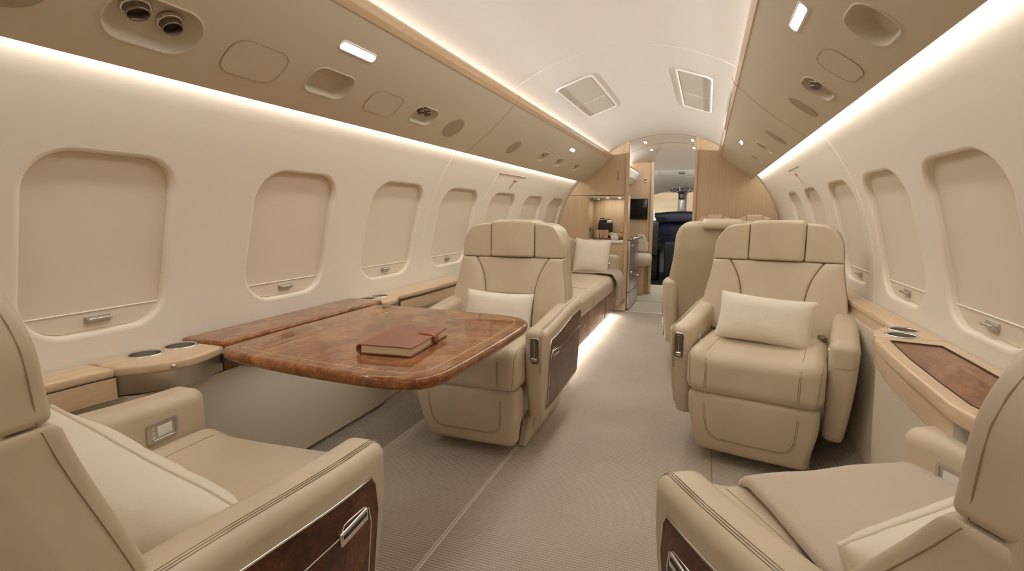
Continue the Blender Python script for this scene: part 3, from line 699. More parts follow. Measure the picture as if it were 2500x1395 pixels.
# ------------------------------------------------------------------ seats
def lerp(a,b2,t): return a+(b2-a)*t
def sstep(t): t=max(0,min(1,t)); return t*t*(3-2*t)
def hw_back(z):
    if z < .6: return .302+.012*sstep((z-.35)/.25)
    if z < .84: return lerp(.314,.284,sstep((z-.6)/.24))
    if z < .90: return lerp(.284,.279,(z-.84)/.06)
    return .279-.062*min(1.15,(z-.90)/.13)**2
LEAN = .27
def yb(z): return .175+LEAN*(z-.45)          # front plane of the backrest
def make_seat(name, label, loc, rotz, aisle=1, panel=True, arms=True, loc_plate=True, belt=True, bdy=0, bdz=0, rear=None, bdx=0, blean=0, wfwd=0):
    yb = lambda z: .175+LEAN*(min(z,.84)-.45)+.04*max(0,z-.84)+bdy*sstep((z-.45)/.2+.4)+blean*min(0,max(z,.5)-.84)
    g = thing(name, label, 'seat', loc, rotz, None)
    LM = ['leather','stitch','gap']
    # pedestal
    mb=MB()
    RB((.19,.24,.10),.012,None,(1,1,1),3).add(mb,0,Matrix.Translation((0,.13,.215)))
    for s in (-1,1):
        RB((.020,.28,.062),.010,lambda x,y,z:(x,y+.03*(z/.06)*(1 if y<0 else 0),z),(1,2,1),3).add(mb,0,Matrix.Translation((s*.20,.18,.066)))
        tube(mb,[(s*.2215,-.02,.055),(s*.2215,-.01,.09),(s*.2215,.03,.10)],.0015,1,5)
    mb.build('base', LM, g)
    # footrest
    def wf(x,y,z):
        t=(z+.14)/.28; w=lerp(.88,1.0,sstep(t*1.3)); f=max(0,1-t)
        return (x*w, -.265+y+.055*f*f*(1 if y<0 else .6)-.008*(1-(x/.25)**2)*(1 if y<0 else 0), .195+z)
    mb=MB(); fr=RB((.243,.055,.14),.028,wf,(12,2,8),5); fr.add(mb)
    for o_ in (0,.006):
        w_=.175-o_; pts=[(-w_,-.055,.13),(-w_,-.055,-.02)]+[(-w_+.05*(1-cos(a*PI/12)),-.055,-.02-.05*sin(a*PI/12)) for a in range(1,7)]
        pts+= [(w_-.05,-.055,-.07)]+[(w_-.05+.05*sin(a*PI/12),-.055,-.02-.05*cos(a*PI/12)) for a in range(1,7)]+[(w_,-.055,.13)]
        pts=[(p[0],p[1],p[2]+o_*(0 if p[2]>-.01 else 1)) for p in pts]
        fr.seam(mb,pts,1,.0011,sub=3)
    mb.build('footrest', LM, g)
    # seat cushion: front roll and rear section
    def wc(x,y,z):
        zz=z+.415
        if z>0:
            zz+= .012*sstep((abs(x)-.155)/.04) - .006*(1-(x/.25)**2)+.010*(1-((y+.06)/.28)**2)
            zz-= .012*math.exp(-((y+.02)/.03)**2)*(1 if abs(x)<.165 else .3)
        return (x, y-.06, zz)
    mb=MB(); cu=RB((.252,.285,.088),.05,wc,(14,16,3),5); cu.add(mb)
    for s in (-1,1):
        for o_ in (0,.006): cu.seam(mb,[(s*(.170-o_),.26,.088),(s*(.170-o_),.0,.088),(s*(.172-o_),-.20,.088),(s*(.172-o_),-.285,.03),(s*(.172-o_),-.285,-.06)],1,.0011)
        cu.seam(mb,[(s*.252,-.24,.088),(s*.252,-.285,.05),(s*.235,-.285,-.06)],1,.0012)
    cu.seam(mb,[(-.165,.04,.088),(.165,.04,.088)],1,.0016)
    mb.build('seat_cushion', LM, g)
    # arms
    if arms:
        for s in (-1,1):
            def wa(x,y,z,s=s):
                t=(z+.22)/.44; yy=(y+.33)/.66
                zt=lerp(.590,.635,sstep(yy*1.1)); zb=lerp(.165,.20,yy)
                Z=lerp(zb,zt,t); Yv=y+.07
                if yy<.5: Yv+= .075*max(0,1-t*1.25)**2*(1-2*yy)
                X=x
                if x*s>0: X-= s*.030*max(0,1-t*1.15)**1.6*(x*s/.05)
                
                if s!=aisle and wfwd: Yv-= wfwd*(1-yy); Z+= .022*t
                if s!=aisle and rear is not None and Yv>0: Yv*= rear/.40
                return (s*.302+X, Yv, Z)
            mb=MB(); ar=RB((.050,.33,.22),.034,wa,(4,14,8),6); ar.add(mb)
            for o_ in (0,.005,.010): 
                ar.seam(mb,[(s*(.030-o_),.30,.22),(s*(.030-o_),-.30,.22),(s*(.030-o_),-.33,.18),(s*(.030-o_),-.33,.02)] if s==aisle else [(s*(.05),.3,.15),(s*.05,-.29,.15),(s*.03,-.33,.12),(-s*.03,-.33,.12)],1,.0009,sub=5)
                if s!=aisle: break
            A=mb.build('armrest', LM, g)
            # front latch
            if s==aisle:
                mb=MB(); c=(s*.302,-.262,.50); T=Matrix.Translation(c)
                R=lambda d,w: None
                pp=rrect(0,0,.019,.054,.010,5)
                ribbon_loop(mb,[[(x,.004,z) for x,z in offset_poly(pp,-.003)],[(x,-.002,z) for x,z in offset_poly(pp,-.002)],[(x,-.002,z) for x,z in pp],[(x,.012,z) for x,z in offset_poly(pp,.002)]],0)
                v,f=cdt(pp,[]); mb.add([(x,.001,z) for x,z in v],f,1,False)
                box(mb,-.003,.003,-.004,.004,-.035,.045,0,.001); box(mb,-.012,-.005,-.004,.004,-.02,.045,1,.001); box(mb,.005,.012,-.004,.004,-.02,.045,1,.001)
                RB((.013,.006,.008),.005,None,(1,1,1),3).add(mb,0,Matrix.Translation((0,-.004,-.036)))
                mb.v=[tuple(T @ Vector(p)) for p in mb.v]; mb.build('recline_latch',['chrome','darksteel'],A)
            if loc_plate:
                xi=s*(.302-.051); T=Matrix.Translation((xi,-.10-(wfwd*.9+.03 if (s!=aisle and wfwd) else 0),.515+(.03 if (s!=aisle and wfwd) else 0)))
                mb=MB(); pp=rrect(0,0,.040,.025,.009,4); 
                V=[(-s*.003,y,z) for y,z in pp]; 
                ribbon_loop(mb,[[(s*.004,y,z) for y,z in offset_poly(pp,-.002)],[(-s*.003,y,z) for y,z in pp],[(-s*.003,y,z) for y,z in offset_poly(pp,.006)],[(s*.0,y,z) for y,z in offset_poly(pp,.007)]],0,False)
                v,f=cdt(pp,[]); mb.add([(s*.0,y,z) for y,z in v],f,0,False)
                box(mb,-.001,.001,-.026,.012,-.013,.013,1,.001); 
                for k in (-.012,0,.012): box(mb,-.002,.002,.020,.027,k-.003,k+.003,2,.0005)
                mb.v=[tuple(T @ Vector(p)) for p in mb.v]; mb.build('control_plate',['steel','whiteplastic','chrome'],A)
            if s==aisle and panel:
                # walnut panel on the outer face
                def onface(y,z,d=0):
                    t=(z-.165)/.44; X=.302+.050-.030*max(0,1-t*1.15)**1.6*1.0
                    return (s*(X+d), y, z)
                out=[(-.185,.22)]+[(-.205,.30),(-.212,.45),(-.200,.515),(-.185,.535)]+[(lerp(-.185,.34,i/8),lerp(.535,.578,sstep(i/8*1.1))) for i in range(1,9)]+[(.36,.56),(.365,.25),(.345,.232)]+[(.1,.225)]
                out=out[::-1] if s>0 else out[::-1]
                # orientation: ensure CCW in (y,z)
                area=sum(out[i-1][0]*out[i][1]-out[i][0]*out[i-1][1] for i in range(len(out)))
                if area<0: out=out[::-1]
                v,f=cdt(out,[],.05); mb=MB(); mb.add([onface(y,z,.0025) for y,z in v],f)
                Pn=mb.build('wood_panel','burl_dark',A)
                mb=MB(); tube(mb,[onface(y,z,.002) for y,z in out],.0026,0,6,closed=True); mb.build('panel_trim','chrome',Pn)
                mb=MB(); dr=[(-.165,.24),(-.178,.30),(-.182,.44),(-.172,.475),(-.155,.486),(-.09,.489),(-.075,.470),(.34,.490)]
                tube(mb,[onface(y,z,.0028) for y,z in dr],.0020,0,6); mb.build('door_trim','chrome',Pn)
                mb=MB(); T=Matrix.Translation((s*.354,-.118,.468)) @ Matrix.Rotation(-.05,4,'X')
                RB((.005,.045,.014),.004,None,(1,3,1),3).add(mb,0,T); RB((.002,.038,.004),.0015,None,(1,2,1),2).add(mb,1,T @ Matrix.Translation((s*.0048,0,.004)))
                mb.build('panel_handle',['chrome','black'],Pn)
    # back: rear shell
    def wback(x,y,z):
        Z=z+.66; k=hw_back(Z)/.30; c=.05*(x/.3)**2
        top=.012*(1-(x/.3)**2)*sstep((Z-.9)/.1)
        return (x*k+bdx, yb(Z)+.108+y-c*.5, Z+top+bdz)
    mb=MB(); bk=RB((.300,.080,.355),.045,wback,(12,2,18),6); bk.add(mb)
    mb.build('backrest', ['leather_back','stitch'], g)
    # front upholstery pieces, mapped from unit strips
    def piece(name, z0, z1, xin, xout, th, r, nn=(4,2,8), extra=None, mats=LM, seams=None, parent=g, rear=0):
        W=.1; H=(z1-z0)/2
        def wp(x,y,z):
            t=(z+H)/(2*H); Z=z+(z0+z1)/2; a,b2=xin(Z),xout(Z); u=(x+W)/(2*W)
            X=lerp(a,b2,u); c=.05*(X/.3)**2
            e=extra(u,t) if extra else 0
            if name=='headrest_wing': Z-= .016*u*u*t*t
            if name=='headrest': Z+= .004*(1-(2*u-1)**2)*t
            return (X+bdx, yb(Z)+.045+y-c*.55-(e if y<0 else -rear), Z+bdz)
        mb=MB(); q=RB((W,th,H),r,wp,nn,5); q.add(mb)
        if seams: seams(q,mb)
        return mb.build(name, mats, parent)
    oe=lambda Z: hw_back(Z)-.003
    ix=lambda Z: (.138+.068*max(0,(Z-.63)/.212)**2.3)
    for s in (-1,1):
        piece('headrest_wing',.8445,1.022,lambda Z:s*.1225,lambda Z:s*oe(Z),.046,.011,nn=(6,2,16),seams=lambda q,mb:[q.seam(mb,[(.1,yy,-.088),(.1,yy,.088)],1,.0009,off=.0005) for yy in (-.028,)],extra=lambda u,t:.004*sstep(t))
        sf=lambda q,mb: q.seam(mb,[(.07,-.06,-.19),(.07,-.06,.19)],1,.001)
        piece('side_bolster',.40,.8425,lambda Z:s*ix(Z),lambda Z:s*(hw_back(Z)-.002),.047,.012,(6,2,24),seams=lambda q,mb:[q.seam(mb,[(.1,yy,-.22),(.1,yy,.22)],1,.0009,off=.0005,sub=14) for yy in (-.028,)],extra=lambda u,t:.012*(1-(2*u-1)**2))
    piece('headrest',.846,1.032,lambda Z:-.1195,lambda Z:.1195,.056,.014,(6,2,5),extra=lambda u,t:.010*(1-(2*u-1)**2))
    mb=MB(); RB((.119,.108,.026),.024,lambda x,y,z:(x+bdx,yb(1.0)+.125+y,1.012+z-.3*max(0,y)**1.3+bdz),(6,8,2),4).add(mb); mb.build('headrest_cap','leather',g)
    piece('back_panel',.655,.842,lambda Z:-ix(Z)+.002,lambda Z:ix(Z)-.002,.042,.010,(8,2,8),extra=lambda u,t:.004*(1-(2*u-1)**2))
    piece('lumbar_panel',.46,.652,lambda Z:-.131,lambda Z:.131,.050,.020,(8,2,6),extra=lambda u,t:.014*(1-(2*u-1)**2)*(1-(2*t-1)**2))
    if belt:
        for s in (-1,1):
            mb=MB(); RB((.014,.03,.012),.006,None,(1,2,1),3).add(mb,0,Matrix.Translation((s*.222,.115,.522)) @ Matrix.Rotation(s*.3,4,'Z')); mb.build('seatbelt_buckle','darksteel',g)
    return g
make_seat('cabin_seat','beige leather armchair seat facing the camera behind the walnut table',(-.505,2.22,0),0,1)
make_seat('cabin_seat','beige leather armchair seat facing the camera on the right, holding a textured lumbar pillow',(.705,2.47,0),math.radians(-12),-1)
make_seat('cabin_seat','beige leather armchair seat seen from behind at the bottom left, big linen pillow on it',(-.515,.60,0),PI+math.radians(4),-1,bdy=.045,wfwd=.10)
make_seat('cabin_seat','beige leather armchair at the bottom right, turned toward the aisle, blanket on it',(.80,.90,0),PI+math.radians(30),1,bdy=.0,bdz=-.03,rear=.06,bdx=.045,blean=.40,wfwd=.06)
make_seat('cabin_seat','beige seat showing its smooth rounded back shell, behind the right-hand facing armchair',(.535,3.93,0),PI,1)
fa=make_seat('cabin_seat','left of two far seats by the right bulkhead, only its headrest top showing',(.52,5.02,0),0,-1,panel=False,arms=False)
fb=make_seat('cabin_seat','right of two far seats by the right bulkhead, only its headrest top showing',(.865,5.02,0),0,-1,panel=False,arms=False)
fa.scale=fb.scale=(.585,1,1.022)

# ------------------------------------------------------------------ pillows
def pillow(name, label, w, h, th, loc, rot, mat, piping=.003, wr=.006, seed=0, sag=0, nu=36, nv=28, group=None):
    crk = .045 if mat=='pillowbig' else .008; cc = .04 if mat=='pillowbig' else .06
    t = thing(name, label, 'pillow', loc); t.rotation_euler = rot
    def P(u,v,sgn):
        cr=crk*max(0,abs(u)+abs(v)-1.55)/.45; x=u*w/2*(1-cc*(1-v*v)-cr) ; z=v*h/2*(1-1.6*cc*(1-u*u)-cr)
        k=max(0,(1-abs(u)**3.2))**.55*max(0,(1-abs(v)**3.2))**.55
        q=Vector((u*2.2+seed,v*2.2,sgn*3+seed)); edge=max(abs(u),abs(v))
        nz=noise.noise(q*1.3)*.8+noise.noise(Vector((u*7+seed,v*7,sgn)))*.5*edge
        d=sgn*(th/2)*k*(1+.0*nz)+nz*wr*k
        z-= sag*(1-u*u)*max(0,v)
        return Vector((x,d,z))
    mb=MB(); V=[];F=[]
    for sgn in (-1,1):
        o=len(V)
        for j in range(nv+1):
            for i in range(nu+1):
                u=sin((2*i/nu-1)*PI/2); v=sin((2*j/nv-1)*PI/2); V.append(P(u,v,sgn))
        for j in range(nv):
            for i in range(nu):
                a=o+j*(nu+1)+i; q=(a,a+1,a+nu+2,a+nu+1); F.append(q if sgn<0 else q[::-1])
    mb.add(V,F); mb.build('pillow_cover',mat,t)
    ed=[(sin((2*i/nu-1)*PI/2),-1) for i in range(nu)]+[(1,sin((2*j/nv-1)*PI/2)) for j in range(nv)]+[(-sin((2*i/nu-1)*PI/2),1) for i in range(nu)]+[(-1,-sin((2*j/nv-1)*PI/2)) for j in range(nv)]
    mb=MB(); tube(mb,[P(u,v,1)+Vector((0,.004*noise.noise(Vector((u*4+seed,v*4,0))),0)) for u,v in ed],piping,0,6,closed=True); mb.build('piping',mat,t)
    return t
pillow('throw_pillow','cream textured lumbar pillow leaning on the armchair behind the table',.345,.20,.11,(-.475,2.215,.602),(-.30,.03,0),'pillow',.003,.004,1)
pillow('throw_pillow','cream textured lumbar pillow on the right-hand armchair facing the camera',.385,.215,.12,(.700,2.455,.604),(-.30,.06,math.radians(-12)),'pillow',.003,.004,4)
pillow('throw_pillow','large cream linen pillow with piping on the bottom left seat',.45,.31,.26,(-.500,.500,.520),(.34,-.32,PI+.10),'pillowbig',.0045,.022,9)
pillow('throw_pillow','cream linen pillow with piping on the bottom right seat beside the blanket',.37,.27,.22,(.835,.815,.550),(.42,.26,PI+math.radians(30)),'pillowbig',.0045,.02,14)
pillow('throw_pillow','square ivory pillow propped on the far end of the left sofa',.35,.35,.12,(-.615,5.03,.645),(-.22,.07,.10),'pillow',.003,.004,20)

# blanket on the right foreground seat
SR=Matrix.Translation((.80,.90,0)) @ Matrix.Rotation(PI+math.radians(30),4,'Z')
def wb(x,y,z):
    zz=.527+z; Yv=y-.10; e=0
    if Yv<-.27: d=-.27-Yv; a=min(1.35,d/.055); zz-= .055*(1-cos(a))+max(0,d-.075)*.95; Yv=-.27-.055*sin(a)
    zz+= .004*noise.noise(Vector((x*9,y*9,0)))+.006*sin(x*22+y*5)*sstep((y+.1)/.3)
    return (x-.045+.02*sin(y*6)+.05*y,Yv,zz)
mb=MB(); RB((.205,.30,.013),.012,wb,(20,34,1),4).add(mb,0,SR)
o=mb.build('blanket','blanket'); tag(o,'grey-beige knitted blanket folded over the bottom right seat cushion','blanket')

# ------------------------------------------------------------------ sofa
g = thing('sofa','long beige leather sofa along the left wall with a walnut base','sofa',(-.62,4.2,0))
def ws(x,y,z):
    zz=z+.385
    if z>0: zz+=.015*(1-(x/.25)**2)-.01*math.exp(-((y-.55)/.02)**2)-.006*math.exp(-((x+.02)/.015)**2)
    return (x,y,zz)
mb=MB(); q=RB((.255,1.20,.085),.06,ws,(10,40,2),5); q.add(mb)
q.seam(mb,[(-.25,-.25,.085),(.17,-.25,.085),(.255,-.25,.0),(.255,-.25,-.06)],1,.0014); q.seam(mb,[(-.02,-1.15,.085),(-.02,1.15,.085)],1,.0014)
q.seam(mb,[(.255,-1.15,-.075),(.255,1.15,-.075)],1,.002); q.seam(mb,[(-.25,.55,.085),(.17,.55,.085),(.255,.55,.0),(.255,.55,-.06)],1,.0014)
mb.build('seat_cushion',['leather','stitch'],g)
mb=MB(); box(mb,-.2,.205,-1.2,1.22,.075,.30,0,.004)
for y in (.55,-.2): tube(mb,[(.2055,y,.08),(.2055,y,.29)],.0015,1,5)
mb.build('base_panel',['burl_r','gap'],g)
for y in (-.35,.85):
    mb=MB(); lathe(mb,[(0,.002),(.008,.002),(.010,0)],0,12,Matrix.Translation((.206,y,.2)) @ Matrix.Rotation(PI/2,4,'Y')); mb.build('latch','chrome',g)
mb=MB(); RB((.06,1.2,.20),.05,lambda x,y,z:(x-.1*z,y,z),(3,20,6),5).add(mb,0,Matrix.Translation((-.30,0,.62))); mb.build('backrest','leather',g)
mb=MB(); RB((.215,.055,.135),.05,lambda x,y,z:(x-(.0),y,z-(.25*max(0,x-.05))*0),(8,3,4),6).add(mb,0,Matrix.Translation((-.0,1.265,.50)));
tube(mb,[(.19,1.212,.42),(.195,1.212,.55),(.16,1.212,.59),(-.1,1.212,.60)],.0014,1,5); A=mb.build('armrest',['leather','stitch'],g)
mb=MB(); lathe(mb,[(0,.012),(.012,.010),(.018,.004),(.018,-.002)],0,16,Matrix.Translation((.115,1.208,.54)) @ Matrix.Rotation(PI/2,4,'X')); mb.build('reading_lamp','chrome',A)
mb=MB(); box(mb,.12,.15,-1.2,1.2,.045,.055,0,.001); mb.build('under_light','glow',g)
# throw on the sofa
def thr(u,v):   # u along the sofa (Y), v from back to hanging front
    Y=5.03+.42*(u-.5)+.02*(v-.5); L=v*.73
    fold=.012*sin(u*30+v*2)*(0.35+v)+.006*noise.noise(Vector((u*5,v*6,1)))
    if L<.40: x=-.80+L; z=.490+.3*0
    elif L<.50: a=(L-.40)/.10*PI/2; x=-.40+.068*sin(a); z=.490-.064*(1-cos(a))
    else: x=-.332+.012*(L-.5); z=.426-(L-.50)
    if L<.45: return Vector((x,Y+.12*(1-v)**2,z+abs(fold)+.004))
    k=sstep((L-.45)/.1); return Vector((x+abs(fold)*1.3*k+.004,Y*1+ (u-.5)*-.06*k,z))
mb=MB(); nu,nv=44,40; V=[];F=[]
for j in range(nv+1):
    for i in range(nu+1): V.append(thr(i/nu,j/nv))
F=[(j*(nu+1)+i,j*(nu+1)+i+1,(j+1)*(nu+1)+i+1,(j+1)*(nu+1)+i) for j in range(nv) for i in range(nu)]
mb.add(V,F)
t=thing('throw_blanket','taupe fringed throw draped over the far end of the sofa','throw',(-.5,5.03,.49)); mb.v=[tuple(Vector(p)-t.location) for p in mb.v]
o=mb.build('cloth','throw',t); sm=o.modifiers.new('thick','SOLIDIFY'); sm.thickness=.007; sm.offset=1
mb=MB()
for i in range(0,110):
    p=thr(i/109,1)-t.location; tube(mb,[p,p+Vector((.002*sin(i),.003*sin(i*2.1),-.018)),p+Vector((.003*cos(i),.004*sin(i*1.3),-.036))],.0015,0,4)
o=mb.build('fringe','throw',t); o['kind']='stuff'

# ------------------------------------------------------------------ left ledge and table
def cup(parent, cx, cy, z, r=.042):
    mb=MB(); T=Matrix.Translation((cx,cy,z)); lathe(mb,[(r+.006,-.0005),(r+.006,.002),(r+.001,.0028),(r-.002,.0)],0,36,T); lathe(mb,[(r-.001,.001),(r-.003,-.055),(r-.004,-.06),(0,-.06)],1,36,T)
    return mb.build('cup_holder',['chrome','steel'],parent)
zL=.66
g=thing('side_ledge','pale oak side ledge with steel cup holders along the left wall under the windows','ledge',(-1.08,1.5,0))
off=Vector((1.08,-1.5,0))
def sl(name, P, z0, z1, mats, bev=.008, holes=(), par=None, side_mat=None):
    P=[(x+off.x,y+off.y) for x,y in P]; a=sum(P[i-1][0]*P[i][1]-P[i][0]*P[i-1][1] for i in range(len(P)))
    if a<0: P=P[::-1]
    mb=MB(); slab(mb,P,z0,z1,bev,0,[[(x+off.x,y+off.y) for x,y in h] for h in holes],side_mat); return mb.build(name,mats,par or g)
XW=-1.142
sl('wood_top',[(XW,Y0+.02),(-1.06,Y0+.02),(-1.05,.60),(-1.035,.80),(-1.025,.852),(XW,.852)],zL-.028,zL,['oak'])
cupsL=[(-1.090,.978),(-1.084,1.082)]
curve=[(-1.024,.856),(-1.00,.88),(-.965,.915),(-.938,.96),(-.93,1.00),(-.935,1.05),(-.95,1.10),(-.957,1.128)]
sl('wood_top',[(XW,.856)]+curve+[(XW,1.128)],zL-.028,zL,['oak'],.008,[circ(x,y,.043) for x,y in cupsL])
for x,y in cupsL: cup(g,x+off.x,y+off.y,zL)
cupsF=[(-1.082,2.035),(-1.075,2.125)]
c2=[(-.962,1.985),(-.955,2.02),(-.958,2.07),(-.968,2.12),(-.99,2.16),(-1.005,2.185)]
sl('wood_top',[(XW,1.985)]+c2+[(XW,2.185)],zL-.028,zL,['oak'],.008,[circ(x,y,.040) for x,y in cupsF])
for x,y in cupsF: cup(g,x+off.x,y+off.y,zL,.039)
sl('wood_top',[(XW,2.188),(-1.005,2.188),(-.995,2.4),(-.99,2.98),(XW,2.98)],zL-.028,zL,['oak'])
# fascia below
def wallstrip(name,path,z0,z1,mat,th=.004):
    mb=MB(); V=[];
    for x,y in path: V+=[(x+off.x,y+off.y,z0),(x+off.x,y+off.y,z1)]
    mb.add(V,[(2*i,2*i+2,2*i+3,2*i+1) for i in range(len(path)-1)]); return mb.build(name,mat,g)
wallstrip('fascia',[(-1.05,Y0+.02),(-1.045,.60),(-1.03,.80),(-1.02,.852)],zL-.085,zL-.026,'oak')
wallstrip('metal_band',[(x-.008,y) for x,y in curve],zL-.080,zL-.024,'steel')
wallstrip('metal_band',[(x-.008,y) for x,y in c2],zL-.080,zL-.024,'steel')
wallstrip('fascia',[(-.998,2.188),(-.988,2.4),(-.984,2.98)],zL-.090,zL-.034,'oak')
for x,y in ((-.945,.955),): 
    mb=MB(); lathe(mb,[(0,.006),(.004,.006),(.006,0)],0,12,Matrix.Translation((x+off.x+.005,y+off.y,zL-.014)) @ Matrix.Rotation(PI/2,4,'Y')); mb.build('button','chrome',g)
t=thing('table_housing','long walnut burl lid on the left ledge where the table slides out','table housing',(-1.05,1.55,0)); g2=g; g=t; off=Vector((1.05,-1.55,0))
sl('lid',[(XW,1.132),(-.968,1.132),(-.955,1.145),(-.952,1.5),(-.955,1.965),(-.965,1.98),(XW,1.98)],zL-.02,zL+.010,['burl'],.009,par=t)
wallstrip('skirt',[(-.966,1.134),(-.956,1.15),(-.956,1.96),(-.966,1.978)],zL-.080,zL-.02,'burl')
g=g2
# curved lower panel beneath the cup section
mb=MB(); path=[(-1.062,.84),(-1.0,.89),(-.975,.95),(-.962,1.02),(-.966,1.10),(-.970,1.2),(-.972,1.9),(-.975,2.05),(-1.00,2.16),(-1.065,2.24)]
V=[]
for x,y in path: V+=[(x+.0-.0,y,.575),(x-.055,y+.0,.13)]
mb.add(V,[(2*i,2*i+1,2*i+3,2*i+2) for i in range(len(path)-1)]); struct(mb.build('trim_21','dado'))
# table
TP=[(-.930,1.120),(-.915,1.085),(-.86,1.062),(-.73,1.040),(-.596,1.026),(-.45,1.017),(-.33,1.014),(-.26,1.020),(-.21,1.038),(-.178,1.070),(-.163,1.11),(-.158,1.16),(-.152,1.325),(-.150,1.50),(-.151,1.66),(-.155,1.73),(-.172,1.79),(-.21,1.835),(-.26,1.857),(-.33,1.868),(-.557,1.886),(-.75,1.893),(-.88,1.893),(-.915,1.88),(-.930,1.855)]
def smooth_poly(P, it=2):
    for _ in range(it):
        Q=[]
        for i in range(len(P)):
            a=Vector(P[i]); b2=Vector(P[(i+1) % len(P)]); Q+=[tuple(a*.75+b2*.25),tuple(a*.25+b2*.75)]
        P=Q
    return P
t=thing('table','polished walnut burl table with a pale inlay line, folded out from the left ledge','table',(-.54,1.45,0))
TS=[(x+.54,y-1.45) for x,y in smooth_poly(TP)]
mb=MB(); slab(mb,TS,.634,.668,.015,0,seg=5); mb.build('tabletop','burl',t)
mb=MB()
for d,w in ((.048,.0036),(.040,.0014)):
    ip=offset_poly(TS,d); n=len(ip); o2=offset_poly(TS,d+w)
    mb.add([(x,y,.6684) for x,y in ip]+[(x,y,.6684) for x,y in o2],[(i,(i+1) % n,n+(i+1) % n,n+i) for i in range(n)],0,False)
mb.build('inlay','inlay',t)
mb=MB(); box(mb,-.42,-.30,-.32,.32,.60,.634,0,.006); mb.build('slide_rail','darksteel',t)
# book
t=thing('notebook','brown leather notebook with a strap closure lying on the walnut table','notebook',(-.412,1.318,.6690),math.radians(6))
mb=MB(); W2,H2=.083,.133
RB((W2,H2,.0016),.0014,None,(2,2,1),2).add(mb,0,Matrix.Translation((0,0,.0018))); RB((W2,H2,.0020),.0018,lambda x,y,z:(x,y,z-.002*(x/.08)**4*(1 if x>0 else 0)),(8,2,1),2).add(mb,0,Matrix.Translation((0,0,.0270)))
P=[(-W2-.003+.0*0,0,0)]; V=[]
for k in range(9):
    a=PI/2+PI*k/8; V+=[(-W2+.002+.0135*cos(a)*.8,-H2,.0145+.0140*sin(a)),(-W2+.002+.0135*cos(a)*.8,H2,.0145+.0140*sin(a))]
o_=[(-W2+.002+.0105*cos(PI/2+PI*k/8)*.75,s,.0145+.0112*sin(PI/2+PI*k/8)) for k in range(9) for s in (-H2,H2)]
mb.add(V+o_,[(2*k,2*k+1,2*k+3,2*k+2) for k in range(8)]+[(18+2*k,18+2*k+2,18+2*k+3,18+2*k+1) for k in range(8)]+[(2*k,2*k+2,18+2*k+2,18+2*k) for k in range(8)]+[(2*k+1,18+2*k+1,18+2*k+3,2*k+3) for k in range(8)])
mb.build('cover','bookl',t)
mb=MB(); box(mb,-W2+.006,W2-.005,-H2+.004,H2-.004,.0034,.0250,0,.001); mb.build('pages','paper',t)
mb=MB(); V=[]
pr=[(.030,.0295),(.060,.0300),(.075,.0292),(.0835,.0262),(.0865,.020),(.0868,.010),(.0862,.004),(.082,.0008),(.06,.0002)]
for i,(x,z) in enumerate(pr):
    w=.0165 if i>1 else (.0165 if i==1 else .010)
    V+=[(x,.035-w,z),(x,.035+w,z)]
mb.add(V,[(2*i,2*i+1,2*i+3,2*i+2) for i in range(len(pr)-1)]); o=mb.build('strap','strap',t); sm=o.modifiers.new('thick','SOLIDIFY'); sm.thickness=.002; sm.offset=0

# ------------------------------------------------------------------ right side cabinet
zR=.685
g=thing('side_cabinet','curved oak-topped side cabinet with walnut inset and cup holders on the right wall','cabinet',(1.03,1.5,0)); off=Vector((-1.03,-1.5,0))
XR=1.145
front=[(1.06,.94),(1.03,.99),(.985,1.05),(.945,1.13),(.924,1.25),(.928,1.5),(.937,1.7),(.950,1.84),(.962,1.92),(.985,1.99),(1.02,2.04),(1.048,2.066)]
inset=[(.985,1.825),(.968,1.6),(.962,1.4),(.962,1.25),(.985,1.16),(1.05,1.14),(1.107,1.2),(1.108,1.62),(1.105,1.80)]
cupsR=[(1.075,2.018),(1.042,1.925)]
sl('wood_top',[(XR,.94)]+front[:8]+[(.950,1.845),(.9585,1.888),(XR,1.872)],zR-.035,zR,['oak'],.006,[inset],g)
sl('wood_top',[(XR,1.875),(.959,1.891),(.966,1.93),(.985,1.99),(1.02,2.04),(1.048,2.066),(XR,2.066)],zR-.035,zR,['oak'],.006,[circ(x,y,.040,32) for x,y in cupsR],g)
for x,y in cupsR: cup(g,x+off.x,y+off.y,zR,.039)
mb=MB(); v,f=cdt(inset if sum(inset[i-1][0]*inset[i][1]-inset[i][0]*inset[i-1][1] for i in range(len(inset)))>0 else inset[::-1],[])
mb.add([(x+off.x,y+off.y,zR-.002) for x,y in v],f,0,False)
tube(mb,[(x+off.x,y+off.y,zR-.001) for x,y in inset],.003,1,5,closed=True); mb.build('walnut_inset',['burl_r','gap'],g)
fr=[(x,y) for x,y in front]
wallstrip('fascia',[(x+.012,y) for x,y in fr[4:]],zR-.095,zR-.033,'oak')
wallstrip('metal_plate',[(x+.012,y) for x,y in fr[:5]],zR-.095,zR-.033,'steel')
mb=MB(); V=[]
path=[(x+.018,y) for x,y in fr]+[(XR-.04,2.10)]
for x,y in path: V+=[(x+off.x,y+off.y,zR-.094),(x+off.x+.01,y+off.y+.005,.35),(x+off.x+.03,y+off.y+.0,.0)]
F=[]
for i in range(len(path)-1): F+=[(3*i,3*i+1,3*i+4,3*i+3),(3*i+1,3*i+2,3*i+5,3*i+4)]
mb.add(V,F); mb.build('cabinet_body','dado',g)
g=thing('side_ledge','pale oak side ledge along the right wall behind the right-hand armchair','ledge',(1.1,3.2,0)); off=Vector((-1.1,-3.2,0))
sl('wood_top',[(1.06,.90),(XR,.90),(XR,Y0+.02),(1.06,Y0+.02)],zR-.028,zR,['oak'],.008,(),g)
sl('wood_top',[(1.06,2.07),(1.065,2.2),(1.062,2.5),(1.055,5.55),(XR,5.55),(XR,2.07)],zR-.028,zR,['oak'],.008,(),g)
